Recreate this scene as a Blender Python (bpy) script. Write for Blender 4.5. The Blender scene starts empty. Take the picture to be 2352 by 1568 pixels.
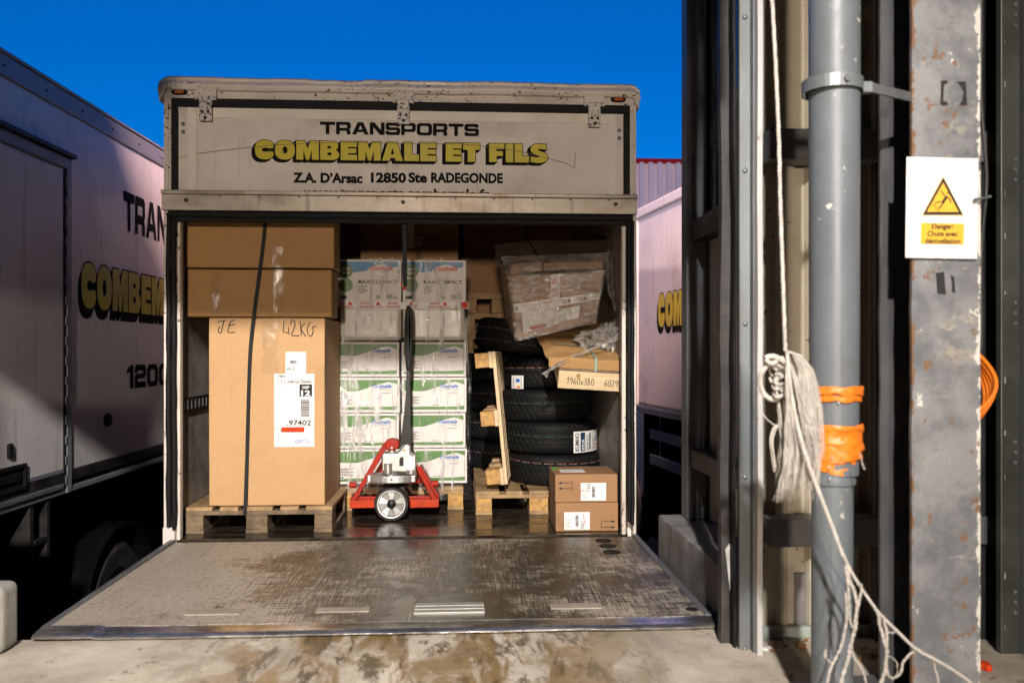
import bpy, bmesh, math, random
from mathutils import Vector, Matrix, noise

R = math.radians
rnd = random.Random(11)
sc = bpy.context.scene
col = sc.collection

# ------------------------------------------------------------------ camera
PSI = math.atan(117 / 2000)          # camera turned slightly to the right of the truck's axis
FPX, CU, CV, EYE = 2000.0, 1176.0, 807.0, 1.0
cam_d = bpy.data.cameras.new('camera')
cam = bpy.data.objects.new('camera', cam_d)
col.objects.link(cam)
cam.location = (0, 0, EYE)
cam.rotation_euler = (R(90), 0, -PSI)
cam_d.sensor_width = 36
cam_d.lens = FPX / 2352 * 36
cam_d.shift_y = 23 / 2352
cam_d.clip_start, cam_d.clip_end = 0.05, 400
cam_d.dof.use_dof = True
cam_d.dof.focus_distance = 4.85
cam_d.dof.aperture_fstop = 2.8
sc.camera = cam

# ------------------------------------------------------------------ world: dusk sky
w = bpy.data.worlds.new('World')
sc.world = w
w.use_nodes = True
nt = w.node_tree
bg = nt.nodes['Background']
sky = nt.nodes.new('ShaderNodeTexSky')
sky.sky_type = 'NISHITA'
sky.sun_disc = False
sky.sun_elevation = R(6.0)
sky.sun_rotation = R(180)
sky.air_density = 1.0
sky.dust_density = 0.0
sky.ozone_density = 8.5
nt.links.new(sky.outputs[0], bg.inputs[0])
bg.inputs[1].default_value = 0.188

# ------------------------------------------------------------------ exposure
sc.view_settings.view_transform = 'Standard'
sc.view_settings.look = 'None'
sc.view_settings.exposure = 0
sc.view_settings.gamma = 1
sc.view_settings.use_curve_mapping = False
sc.render.engine = 'CYCLES'
sc.cycles.max_bounces = 4
sc.cycles.use_light_tree = False
sc.cycles.transparent_max_bounces = 12
sc.cycles.caustics_reflective = False
sc.cycles.caustics_refractive = False
sc.cycles.sample_clamp_indirect = 4
sc.cycles.use_denoising = True
sc.cycles.use_adaptive_sampling = True
sc.cycles.adaptive_threshold = 0.02

# lamps of the place plus an added hall fill (the fixtures are built further down, each with its own light)
DOCK_LAMP = ((-0.15, -3.6, 4.45), 5000, (1.0, 0.935, 0.865))
HALL_FILL = ((-0.3, -8.2, 1.55), 2500, (1.0, 0.83, 0.66))  # fill lamp added to brighten the truck header and the load
ROOF_LAMP_NEAR = ((1.25, 1.1, 6.75), 12500, (1.0, 0.62, 0.56))
ROOF_LAMP_FAR = ((-6.0, 1.1, 6.65), 4300, (1.0, 0.72, 0.66))

# ------------------------------------------------------------------ layout helper
FWD = Vector((math.sin(PSI), math.cos(PSI), 0))
RGT = Vector((math.cos(PSI), -math.sin(PSI), 0))
CAMP = Vector((0, 0, EYE))

def ray(u, v):
    return FWD + RGT * ((u - CU) / FPX) + Vector((0, 0, (CV - v) / FPX))

def P(u, v, y=None, x=None, z=None):
    d = ray(u, v)
    if y is not None: k = y / d.y
    elif x is not None: k = x / d.x
    else: k = (z - EYE) / d.z
    return CAMP + d * k

# ------------------------------------------------------------------ mesh helpers
class MB:
    def __init__(s):
        s.v, s.f = [], []
    def add(s, vs, fs):
        o = len(s.v)
        s.v += [tuple(p) for p in vs]
        s.f += [tuple(i + o for i in f) for f in fs]
        return s
    def box(s, a, b, M=None):
        x0, x1 = sorted((a[0], b[0])); y0, y1 = sorted((a[1], b[1])); z0, z1 = sorted((a[2], b[2]))
        return s.hexa([(x0, y0, z0), (x1, y0, z0), (x1, y1, z0), (x0, y1, z0),
                       (x0, y0, z1), (x1, y0, z1), (x1, y1, z1), (x0, y1, z1)], M)
    def hexa(s, p, M=None):
        p = [Vector(q) for q in p]
        if M is not None: p = [M @ q for q in p]
        return s.add(p, [(3, 2, 1, 0), (4, 5, 6, 7), (0, 1, 5, 4), (1, 2, 6, 5), (2, 3, 7, 6), (3, 0, 4, 7)])
    def prism(s, pts, vec):
        n = len(pts); vec = Vector(vec)
        a = [Vector(p) for p in pts]; b = [p + vec for p in a]
        nrm = sum(((a[i] - a[0]).cross(a[(i + 1) % n] - a[0]) for i in range(1, n)), Vector())
        fs = [tuple(range(n - 1, -1, -1)), tuple(range(n, 2 * n))]
        fs += [(i, (i + 1) % n, (i + 1) % n + n, i + n) for i in range(n)]
        if nrm.dot(vec) < 0: fs = [f[::-1] for f in fs]
        return s.add(a + b, fs)
    def cyl(s, p0, p1, r0, r1=None, n=16, caps=True):
        r1 = r0 if r1 is None else r1
        return s.tube([p0, p1], [r0, r1], n, caps)
    def tube(s, pts, r, n=8, caps=True):
        pts = [Vector(p) for p in pts]; m = len(pts)
        rr = r if isinstance(r, (list, tuple)) else [r] * m
        vs, fs = [], []
        t0 = (pts[1] - pts[0]).normalized()
        a = t0.cross(Vector((0, 0, 1)))
        if a.length < 1e-3: a = t0.cross(Vector((1, 0, 0)))
        a.normalize()
        for i in range(m):
            t = (pts[min(i + 1, m - 1)] - pts[max(i - 1, 0)])
            if t.length < 1e-9: t = t0
            t.normalize()
            a = a - t * a.dot(t)
            if a.length < 1e-6: a = t.orthogonal()
            a.normalize(); b = t.cross(a)
            for k in range(n):
                g = 2 * math.pi * k / n
                vs.append(pts[i] + (a * math.cos(g) + b * math.sin(g)) * rr[i])
        for i in range(m - 1):
            for k in range(n):
                k2 = (k + 1) % n
                fs.append((i * n + k, i * n + k2, (i + 1) * n + k2, (i + 1) * n + k))
        if caps:
            fs.append(tuple(range(n - 1, -1, -1)))
            fs.append(tuple((m - 1) * n + k for k in range(n)))
        return s.add(vs, fs)
    def lathe(s, prof, n=48, M=None, closed=False):
        vs, fs = [], []
        m = len(prof)
        for (r, h) in prof:
            for k in range(n):
                g = 2 * math.pi * k / n
                p = Vector((r * math.cos(g), r * math.sin(g), h))
                vs.append(M @ p if M is not None else p)
        for i in range(m if closed else m - 1):
            j = (i + 1) % m
            for k in range(n):
                k2 = (k + 1) % n
                fs.append((i * n + k, i * n + k2, j * n + k2, j * n + k))
        return s.add(vs, fs)
    def grid(s, nu, nv, fn):
        vs = [fn(i / nu, j / nv) for j in range(nv + 1) for i in range(nu + 1)]
        fs = [(j * (nu + 1) + i, j * (nu + 1) + i + 1, (j + 1) * (nu + 1) + i + 1, (j + 1) * (nu + 1) + i)
              for j in range(nv) for i in range(nu)]
        return s.add(vs, fs)
    def mesh(s, name, mat):
        me = bpy.data.meshes.new(name)
        me.from_pydata(s.v, [], s.f)
        me.update()
        if mat is not None: me.materials.append(mat)
        return me
    def build(s, name, mat, parent=None, bevel=0, smooth=False, seg=2, label=None, fix=False):
        me = s.mesh(name, mat)
        if fix:
            bm = bmesh.new(); bm.from_mesh(me)
            bmesh.ops.recalc_face_normals(bm, faces=bm.faces); bm.to_mesh(me); bm.free()
        if smooth:
            me.polygons.foreach_set('use_smooth', [True] * len(me.polygons))
            me.set_sharp_from_angle(angle=R(42))
        o = bpy.data.objects.new(name, me)
        col.objects.link(o)
        if bevel:
            b = o.modifiers.new('bevel', 'BEVEL')
            b.width = bevel; b.segments = seg; b.limit_method = 'ANGLE'; b.angle_limit = R(40)
        attach(o, parent)
        if label: o['label'] = label
        return o

WORLD = {}
def attach(o, parent):
    if parent is None: return
    o.parent = parent
    if parent.name in WORLD:
        o.matrix_parent_inverse = Matrix.Translation(-WORLD[parent.name])

def thing(name, label, cat, loc=(0, 0, 0), rot=None, group=None, local=False):
    """an Empty at the thing's base; parts are given in world coordinates unless local"""
    o = bpy.data.objects.new(name, None)
    col.objects.link(o)
    o.empty_display_size = 0.1
    o.location = loc
    if rot is not None: o.rotation_euler = rot
    o['label'] = label; o['category'] = cat
    if group: o['group'] = group
    if not local: WORLD[o.name] = Vector(loc)
    return o

def tag(o, label, cat, group=None):
    o['label'] = label; o['category'] = cat
    if group: o['group'] = group
    return o

def copy_thing(root, loc, rot=None, label=None, group=None):
    r = root.copy(); col.objects.link(r)
    r.location = loc
    if rot is not None: r.rotation_euler = rot
    if label: r['label'] = label
    if group: r['group'] = group
    def rec(a, b):
        for ch in a.children:
            c = ch.copy(); col.objects.link(c); c.parent = b
            rec(ch, c)
    rec(root, r)
    return r

# ------------------------------------------------------------------ materials
def nodes(name):
    m = bpy.data.materials.new(name)
    m.use_nodes = True
    n = m.node_tree
    return m, n, n.nodes['Principled BSDF'], n.nodes['Material Output']

def N(n, kind, **kw):
    x = n.nodes.new(kind)
    for k, v in kw.items(): setattr(x, k, v)
    return x

def coords(n, stretch=(1, 1, 1), rot=(0, 0, 0)):
    tc = N(n, 'ShaderNodeTexCoord'); mp = N(n, 'ShaderNodeMapping')
    mp.inputs['Scale'].default_value = stretch
    mp.inputs['Rotation'].default_value = rot
    n.links.new(tc.outputs['Object'], mp.inputs['Vector'])
    return mp.outputs[0]

def tex(n, vec, scale, detail=5, rough=0.55, dist=0.0):
    t = N(n, 'ShaderNodeTexNoise')
    t.inputs['Scale'].default_value = scale; t.inputs['Detail'].default_value = detail
    t.inputs['Roughness'].default_value = rough; t.inputs['Distortion'].default_value = dist
    n.links.new(vec, t.inputs['Vector'])
    return t.outputs['Fac']

def ramp(n, fac, a, b, va=0.0, vb=1.0):
    r = N(n, 'ShaderNodeMapRange')
    r.inputs[1].default_value = a; r.inputs[2].default_value = b
    r.inputs[3].default_value = va; r.inputs[4].default_value = vb
    r.interpolation_type = 'SMOOTHSTEP'
    n.links.new(fac, r.inputs[0])
    return r.outputs[0]

def math_(n, op, a, b):
    x = N(n, 'ShaderNodeMath', operation=op)
    for i, q in enumerate((a, b)):
        if isinstance(q, (int, float)): x.inputs[i].default_value = q
        else: n.links.new(q, x.inputs[i])
    return x.outputs[0]

def mixc(n, fac, a, b, blend='MIX'):
    x = N(n, 'ShaderNodeMix', data_type='RGBA', blend_type=blend)
    for i, q in ((0, fac), (6, a), (7, b)):
        if isinstance(q, (int, float)): x.inputs[i].default_value = q
        elif isinstance(q, (tuple, list)): x.inputs[i].default_value = (*q[:3], 1)
        else: n.links.new(q, x.inputs[i])
    return x.outputs[2]

def bump(n, b, h, strength, dist=0.01):
    x = N(n, 'ShaderNodeBump')
    x.inputs['Strength'].default_value = strength; x.inputs['Distance'].default_value = dist
    n.links.new(h, x.inputs['Height'])
    n.links.new(x.outputs[0], b.inputs['Normal'])

def pm(name, base, rough=0.6, metal=0.0, var=0.12, scale=7, stretch=(1, 1, 1), dirt=None, spots=None,
       bump_s=0.1, bump_scale=120, rvar=0.1, spec=0.5, coat=0.0, streaks=None):
    """base colour with grain; dirt=(colour, amount, scale); spots=(colour, scale, threshold, mask threshold); streaks=(colour, stretch, scale, threshold)"""
    m, n, b, out = nodes(name)
    c = coords(n, stretch)
    f = tex(n, c, scale, 4, 0.6)
    lo = tuple(max(0, x * (1 - var)) for x in base); hi = tuple(min(1, x * (1 + var)) for x in base)
    colr = mixc(n, ramp(n, f, 0.3, 0.7), lo, hi)
    c0 = coords(n)
    if dirt:
        d = ramp(n, tex(n, c0, dirt[2], 5, 0.64, 0.3), 0.45, 0.75, 0, dirt[1])
        colr = mixc(n, d, colr, dirt[0])
    if streaks:
        cs = coords(n, streaks[1])
        d = ramp(n, tex(n, cs, streaks[2], 5, 0.6), streaks[3], streaks[3] + 0.12, 0, streaks[4] if len(streaks) > 4 else 0.8)
        colr = mixc(n, d, colr, streaks[0])
    if spots:
        s1 = ramp(n, tex(n, c0, spots[1], 3, 0.6), spots[2], spots[2] + 0.03)
        s2 = ramp(n, tex(n, c0, 3.1, 4, 0.6), spots[3], spots[3] + 0.08)
        colr = mixc(n, math_(n, 'MULTIPLY', s1, s2), colr, spots[0])
    n.links.new(colr, b.inputs['Base Color'])
    n.links.new(ramp(n, f, 0.25, 0.75, max(0.03, rough - rvar), min(1, rough + rvar)), b.inputs['Roughness'])
    b.inputs['Metallic'].default_value = metal
    b.inputs['Specular IOR Level'].default_value = spec
    b.inputs['Coat Weight'].default_value = coat
    if bump_s: bump(n, b, tex(n, c, bump_scale, 1, 0.5), bump_s, 0.004)
    return m

def plain(name, base, rough=0.6, metal=0.0):
    return pm(name, base, rough, metal, var=0.06, scale=20, bump_s=0.0, spec=0.08)

def film_mat(name, lo, hi, sx, white=0.3, tint=(0.9, 0.88, 0.86), thr=(0.42, 0.72), bs=0.9, gr=0.12, glare=False):
    m, n, b, out = nodes(name)
    c = coords(n, sx)
    f = tex(n, c, 9, 7, 0.65, 0.6)
    g = tex(n, coords(n, (sx[2], sx[1], sx[0])), 26, 5, 0.6, 0.8)
    if glare:      # glare painted as whiter film over the cartons beside the brown box
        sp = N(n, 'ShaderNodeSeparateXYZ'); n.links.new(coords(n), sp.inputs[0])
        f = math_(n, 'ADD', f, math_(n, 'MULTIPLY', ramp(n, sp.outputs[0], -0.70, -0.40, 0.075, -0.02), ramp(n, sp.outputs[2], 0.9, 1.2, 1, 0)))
    h = math_(n, 'ADD', f, math_(n, 'MULTIPLY', g, 0.5))
    b.inputs['Base Color'].default_value = (*tint, 1)
    b.inputs['Roughness'].default_value = 0.16
    b.inputs['Specular IOR Level'].default_value = 0.9
    bump(n, b, h, bs, 0.012)
    tr = N(n, 'ShaderNodeBsdfTransparent'); tr.inputs[0].default_value = (0.97, 0.97, 0.97, 1)
    gl = N(n, 'ShaderNodeBsdfGlossy'); gl.inputs['Roughness'].default_value = gr
    gl.inputs[0].default_value = (1, 1, 1, 1)
    bp = [x for x in n.nodes if x.bl_idname == 'ShaderNodeBump'][0]
    n.links.new(bp.outputs[0], gl.inputs['Normal'])
    m1 = N(n, 'ShaderNodeMixShader')
    m1.inputs[0].default_value = white
    n.links.new(gl.outputs[0], m1.inputs[1]); n.links.new(b.outputs[0], m1.inputs[2])
    m2 = N(n, 'ShaderNodeMixShader')
    n.links.new(ramp(n, f, thr[0], thr[1], lo, hi), m2.inputs[0])
    n.links.new(tr.outputs[0], m2.inputs[1]); n.links.new(m1.outputs[0], m2.inputs[2])
    n.links.new(m2.outputs[0], out.inputs['Surface'])
    return m

M = {}
RUST = (0.12, 0.055, 0.025)
M['truck_white'] = pm('truck_white', (0.66, 0.61, 0.56), 0.42, var=0.07, scale=3, dirt=((0.30, 0.24, 0.18), 0.45, 2.2), streaks=((0.28, 0.22, 0.16), (6, 6, 0.5), 4, 0.60, 0.35))
M['frame_rusty'] = pm('frame_rusty', (0.62, 0.57, 0.52), 0.45, var=0.07, scale=4, dirt=((0.32, 0.25, 0.18), 0.4, 3), spots=((0.05, 0.028, 0.018), 55, 0.60, 0.47))
M['hinge_paint'] = pm('hinge_paint', (0.60, 0.57, 0.54), 0.45, var=0.08, scale=8, spots=((0.07, 0.05, 0.04), 60, 0.555, 0.30))
M['panel_light'] = pm('panel_light', (0.74, 0.70, 0.63), 0.4, var=0.06, scale=4, dirt=((0.5, 0.42, 0.32), 0.35, 3))
M['rail_alu'] = pm('rail_alu', (0.40, 0.36, 0.31), 0.38, 0.35, var=0.18, scale=3, stretch=(1, 1, 3), dirt=((0.22, 0.16, 0.10), 0.7, 4), streaks=((0.16, 0.12, 0.08), (9, 9, 0.6), 3.5, 0.56, 0.5))
M['rubber'] = pm('rubber', (0.010, 0.010, 0.011), 0.6, var=0.3, scale=14, bump_s=0.5, bump_scale=30, spec=0.15)
M['rubber_dry'] = pm('rubber_dry', (0.022, 0.021, 0.021), 0.62, var=0.35, scale=12, dirt=((0.08, 0.07, 0.06), 0.4, 9), bump_s=0.25, bump_scale=60)
M['lamp_amber'] = pm('lamp_amber', (0.45, 0.10, 0.02), 0.25, var=0.2, bump_s=0)
M['black_print'] = plain('black_print', (0.014, 0.013, 0.013), 0.85)
M['yellow_print'] = pm('yellow_print', (0.56, 0.47, 0.012), 0.45, var=0.08, scale=5, bump_s=0.02)
M['inner_wall'] = pm('inner_wall', (0.30, 0.27, 0.24), 0.55, var=0.2, scale=5, dirt=((0.06, 0.05, 0.04), 0.7, 3.5), streaks=((0.05, 0.04, 0.035), (1, 0.8, 8), 3, 0.60, 0.7))
M['steel_dark'] = pm('steel_dark', (0.028, 0.027, 0.028), 0.5, 0.4, var=0.3, dirt=((0.1, 0.07, 0.05), 0.4, 7))
M['dark_plastic'] = plain('dark_plastic', (0.012, 0.012, 0.013), 0.5)
M['kraft'] = pm('kraft', (0.52, 0.315, 0.15), 0.75, var=0.045, scale=40, dirt=((0.40, 0.225, 0.095), 0.45, 2.6), streaks=((0.33, 0.18, 0.07), (34, 34, 0.22), 2.2, 0.655, 0.42), bump_s=0.08, bump_scale=90)
M['kraft_dark'] = pm('kraft_dark', (0.40, 0.225, 0.085), 0.75, var=0.06, scale=30, streaks=((0.24, 0.125, 0.045), (26, 26, 0.3), 2.4, 0.62, 0.45), dirt=((0.27, 0.145, 0.055), 0.5, 1.9), bump_s=0.06, bump_scale=60)
M['kraft_brown'] = pm('kraft_brown', (0.33, 0.18, 0.085), 0.75, var=0.12, scale=3, dirt=((0.2, 0.11, 0.05), 0.4, 3), bump_s=0.05, bump_scale=60)
M['tape_clear'] = film_mat('tape_clear', 0.0, 0.16, (1, 1, 1), 0.45, (0.62, 0.48, 0.34), bs=0.5)
M['paper'] = pm('paper', (0.80, 0.79, 0.77), 0.5, var=0.04, scale=8, bump_s=0.05, bump_scale=14)
M['print_grey'] = plain('print_grey', (0.42, 0.41, 0.40), 0.6)
M['print_dark'] = plain('print_dark', (0.035, 0.034, 0.036), 0.55)
M['print_blue'] = plain('print_blue', (0.02, 0.13, 0.48), 0.5)
M['print_red'] = plain('print_red', (0.60, 0.035, 0.02), 0.5)
M['print_pink'] = plain('print_pink', (0.70, 0.16, 0.14), 0.5)
M['sticker_red'] = plain('sticker_red', (0.72, 0.06, 0.015), 0.4)
M['wood'] = pm('wood', (0.40, 0.26, 0.13), 0.75, var=0.25, scale=5, stretch=(3, 1, 9), dirt=((0.13, 0.08, 0.045), 0.65, 5), bump_s=0.2, bump_scale=40)
M['wood_grey'] = pm('wood_grey', (0.20, 0.14, 0.085), 0.8, var=0.3, scale=5, stretch=(3, 1, 9), dirt=((0.06, 0.045, 0.03), 0.7, 5), bump_s=0.25, bump_scale=40)
M['wood_end'] = pm('wood_end', (0.50, 0.29, 0.10), 0.8, var=0.3, scale=30, dirt=((0.30, 0.13, 0.03), 0.6, 12), bump_s=0.3, bump_scale=90)
M['wood_pale'] = pm('wood_pale', (0.66, 0.50, 0.30), 0.7, var=0.12, scale=4, stretch=(0.7, 1, 9), streaks=((0.45, 0.28, 0.13), (0.5, 1, 16), 3, 0.62, 0.5), bump_s=0.1, bump_scale=40)
M['carton_white'] = pm('carton_white', (0.72, 0.67, 0.64), 0.5, var=0.05, scale=4, bump_s=0.05, bump_scale=30)
M['carton_green'] = pm('carton_green', (0.065, 0.19, 0.032), 0.45, var=0.22, scale=5, bump_s=0.03)
M['carton_blue'] = pm('carton_blue', (0.04, 0.20, 0.42), 0.45, var=0.25, scale=5, bump_s=0.03)
M['leaf_green'] = pm('leaf_green', (0.10, 0.19, 0.06), 0.45, var=0.2, scale=6, bump_s=0.03)
M['tissue'] = pm('tissue', (0.66, 0.62, 0.57), 0.35, var=0.12, scale=5, bump_s=0.55, bump_scale=14)
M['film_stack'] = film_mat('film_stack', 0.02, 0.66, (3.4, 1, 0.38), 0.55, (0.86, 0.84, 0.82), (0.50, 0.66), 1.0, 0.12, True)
M['film_box'] = film_mat('film_box', 0.16, 0.66, (1.2, 1, 3.6), 0.34, (0.74, 0.69, 0.64), (0.38, 0.68), 0.9, 0.09)
M['film_loose'] = film_mat('film_loose', 0.25, 0.75, (2, 2, 2), 0.45, (0.62, 0.58, 0.54), (0.35, 0.65), 0.8)
M['jack_red'] = pm('jack_red', (0.36, 0.018, 0.006), 0.5, var=0.15, scale=6, dirt=((0.10, 0.02, 0.012), 0.6, 11), spots=((0.05, 0.03, 0.02), 60, 0.62, 0.42), spec=0.25, bump_s=0.05)
M['jack_orange'] = pm('jack_orange', (0.50, 0.040, 0.007), 0.5, var=0.15, scale=8, dirt=((0.20, 0.03, 0.012), 0.5, 14), spots=((0.06, 0.035, 0.025), 70, 0.62, 0.42), spec=0.25, bump_s=0.05)
M['silver'] = pm('silver', (0.60, 0.58, 0.55), 0.34, 0.75, var=0.15, scale=9, dirt=((0.25, 0.22, 0.2), 0.4, 14), bump_s=0.05)
M['rim'] = pm('rim', (0.72, 0.70, 0.68), 0.4, 0.35, var=0.1, scale=9, bump_s=0.02)
M['rim_grey'] = pm('rim_grey', (0.26, 0.25, 0.24), 0.5, 0.3, var=0.1, scale=9, bump_s=0.02)
M['jack_black'] = pm('jack_black', (0.010, 0.010, 0.010), 0.42, spec=0.3, var=0.2, bump_s=0.05)
M['strap'] = pm('strap', (0.016, 0.016, 0.017), 0.6, spec=0.2, var=0.2, stretch=(1, 1, 6), bump_s=0.1)
M['strap_teal'] = pm('strap_teal', (0.28, 0.45, 0.40), 0.35, var=0.1, bump_s=0.03)
M['galva'] = pm('galva', (0.175, 0.195, 0.205), 0.45, 0.35, var=0.12, scale=4, stretch=(1, 1, 0.3), dirt=((0.16, 0.15, 0.14), 0.4, 5))
M['galva_dark'] = pm('galva_dark', (0.13, 0.135, 0.145), 0.5, 0.3, var=0.15, scale=4, dirt=((0.05, 0.045, 0.04), 0.5, 5))
M['white_strip'] = pm('white_strip', (0.44, 0.43, 0.43), 0.5, var=0.06, scale=4, spots=((0.3, 0.22, 0.15), 40, 0.64, 0.5))
M['cladding'] = pm('cladding', (0.47, 0.42, 0.33), 0.42, var=0.06, scale=3, dirt=((0.25, 0.20, 0.13), 0.35, 3), spots=((0.10, 0.07, 0.045), 38, 0.66, 0.45))
M['charcoal'] = pm('charcoal', (0.028, 0.028, 0.030), 0.5, var=0.2, scale=3, dirt=((0.06, 0.055, 0.05), 0.3, 3))
M['pipe_grey'] = pm('pipe_grey', (0.125, 0.142, 0.158), 0.42, var=0.10, scale=3, dirt=((0.09, 0.09, 0.09), 0.55, 3), spots=((0.60, 0.55, 0.46), 30, 0.66, 0.50), streaks=((0.075, 0.075, 0.075), (14, 14, 0.6), 3, 0.60, 0.5))
M['orange_tape'] = pm('orange_tape', (0.80, 0.19, 0.012), 0.46, dirt=((0.45, 0.12, 0.03), 0.3, 9), var=0.08, scale=8, bump_s=0.35, bump_scale=22)
M['orange_cable'] = plain('orange_cable', (0.80, 0.20, 0.02), 0.45)
M['sign_white'] = pm('sign_white', (0.80, 0.79, 0.79), 0.4, var=0.03, bump_s=0.02)
M['sign_yellow'] = plain('sign_yellow', (0.80, 0.43, 0.05), 0.45)
M['rope'] = pm('rope', (0.47, 0.43, 0.39), 0.8, var=0.15, scale=30, bump_s=0.4, bump_scale=200)
M['rope_fray'] = pm('rope_fray', (0.48, 0.44, 0.40), 0.8, var=0.2, scale=20, bump_s=0.1)
M['leaf_dry'] = pm('leaf_dry', (0.30, 0.15, 0.05), 0.8, var=0.4, scale=25, bump_s=0.3)
M['concrete'] = pm('concrete', (0.30, 0.285, 0.26), 0.85, var=0.15, scale=6, dirt=((0.14, 0.12, 0.10), 0.6, 3), bump_s=0.4, bump_scale=50)
M['concrete_grey'] = pm('concrete_grey', (0.17, 0.165, 0.16), 0.85, var=0.2, scale=6, dirt=((0.07, 0.065, 0.06), 0.5, 3), bump_s=0.4, bump_scale=60)
M['underbody'] = pm('underbody', (0.006, 0.006, 0.006), 1.0, var=0.3, bump_s=0, spec=0.0)
M['asphalt'] = pm('asphalt', (0.04, 0.04, 0.042), 0.75, var=0.25, scale=30, dirt=((0.02, 0.02, 0.02), 0.5, 0.6), bump_s=0.4, bump_scale=150)
M['body_white'] = pm('body_white', (0.66, 0.64, 0.63), 0.34, var=0.05, scale=2, streaks=((0.34, 0.31, 0.28), (5, 5, 0.35), 2.6, 0.56, 0.4), dirt=((0.34, 0.31, 0.28), 0.45, 1.1), bump_s=0.02, bump_scale=20)
M['body_trim'] = pm('body_trim', (0.22, 0.23, 0.26), 0.45, 0.2, var=0.1, scale=4)
M['interior_wall'] = pm('interior_wall', (0.20, 0.19, 0.18), 0.8, var=0.1, scale=2)
M['shed_red'] = plain('shed_red', (0.40, 0.012, 0.012), 0.5)
M['shed_white'] = pm('shed_white', (0.82, 0.76, 0.74), 0.5, var=0.08, scale=0.6)

def column_mat():
    m, n, b, out = nodes('column_paint')
    c = coords(n); f = tex(n, c, 4, 9, 0.7)
    colr = mixc(n, ramp(n, f, 0.38, 0.62), (0.125, 0.133, 0.146), (0.25, 0.25, 0.258))
    # worn cream undercoat in smeared patches
    pat = ramp(n, tex(n, coords(n, (1, 1, 1.7)), 7, 10, 0.75, 0.5), 0.545, 0.63, 0, 0.85)
    pm_ = ramp(n, tex(n, c, 2.3, 3, 0.5), 0.42, 0.58)
    colr = mixc(n, math_(n, 'MULTIPLY', pat, pm_), colr, (0.42, 0.36, 0.28))
    scr = ramp(n, tex(n, coords(n, (1.2, 1, 16)), 4, 6, 0.65), 0.62, 0.70, 0, 0.6)
    colr = mixc(n, math_(n, 'MULTIPLY', scr, ramp(n, tex(n, c, 3.7, 3, 0.5), 0.5, 0.6)), colr, (0.50, 0.48, 0.46))
    r1 = ramp(n, tex(n, c, 40, 6, 0.75), 0.57, 0.64, 0, 0.85)
    r2 = ramp(n, tex(n, c, 4.3, 4, 0.6), 0.52, 0.62)
    colr = mixc(n, math_(n, 'MULTIPLY', r1, r2), colr, (0.13, 0.075, 0.045))
    # paint knocked off along the flange edge
    sep = N(n, 'ShaderNodeSeparateXYZ'); n.links.new(c, sep.inputs[0])
    ed = ramp(n, sep.outputs[0], 1.455, 1.477, 0, 0.21)
    el = ramp(n, sep.outputs[0], 1.277, 1.292, 0.16, 0)
    ch = ramp(n, math_(n, 'ADD', tex(n, coords(n, (1, 1, 1)), 16, 5, 0.7), ed), 0.66, 0.70)
    colr = mixc(n, ch, colr, (0.66, 0.63, 0.58))
    cl_ = ramp(n, math_(n, 'ADD', tex(n, c, 19, 5, 0.7), el), 0.60, 0.66)
    colr = mixc(n, cl_, colr, (0.20, 0.11, 0.06))
    n.links.new(colr, b.inputs['Base Color'])
    b.inputs['Roughness'].default_value = 0.48; b.inputs['Metallic'].default_value = 0.1
    bump(n, b, math_(n, 'ADD', pat, tex(n, c, 40, 3, 0.6)), 0.25, 0.003)
    return m
M['column'] = column_mat()

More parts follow.
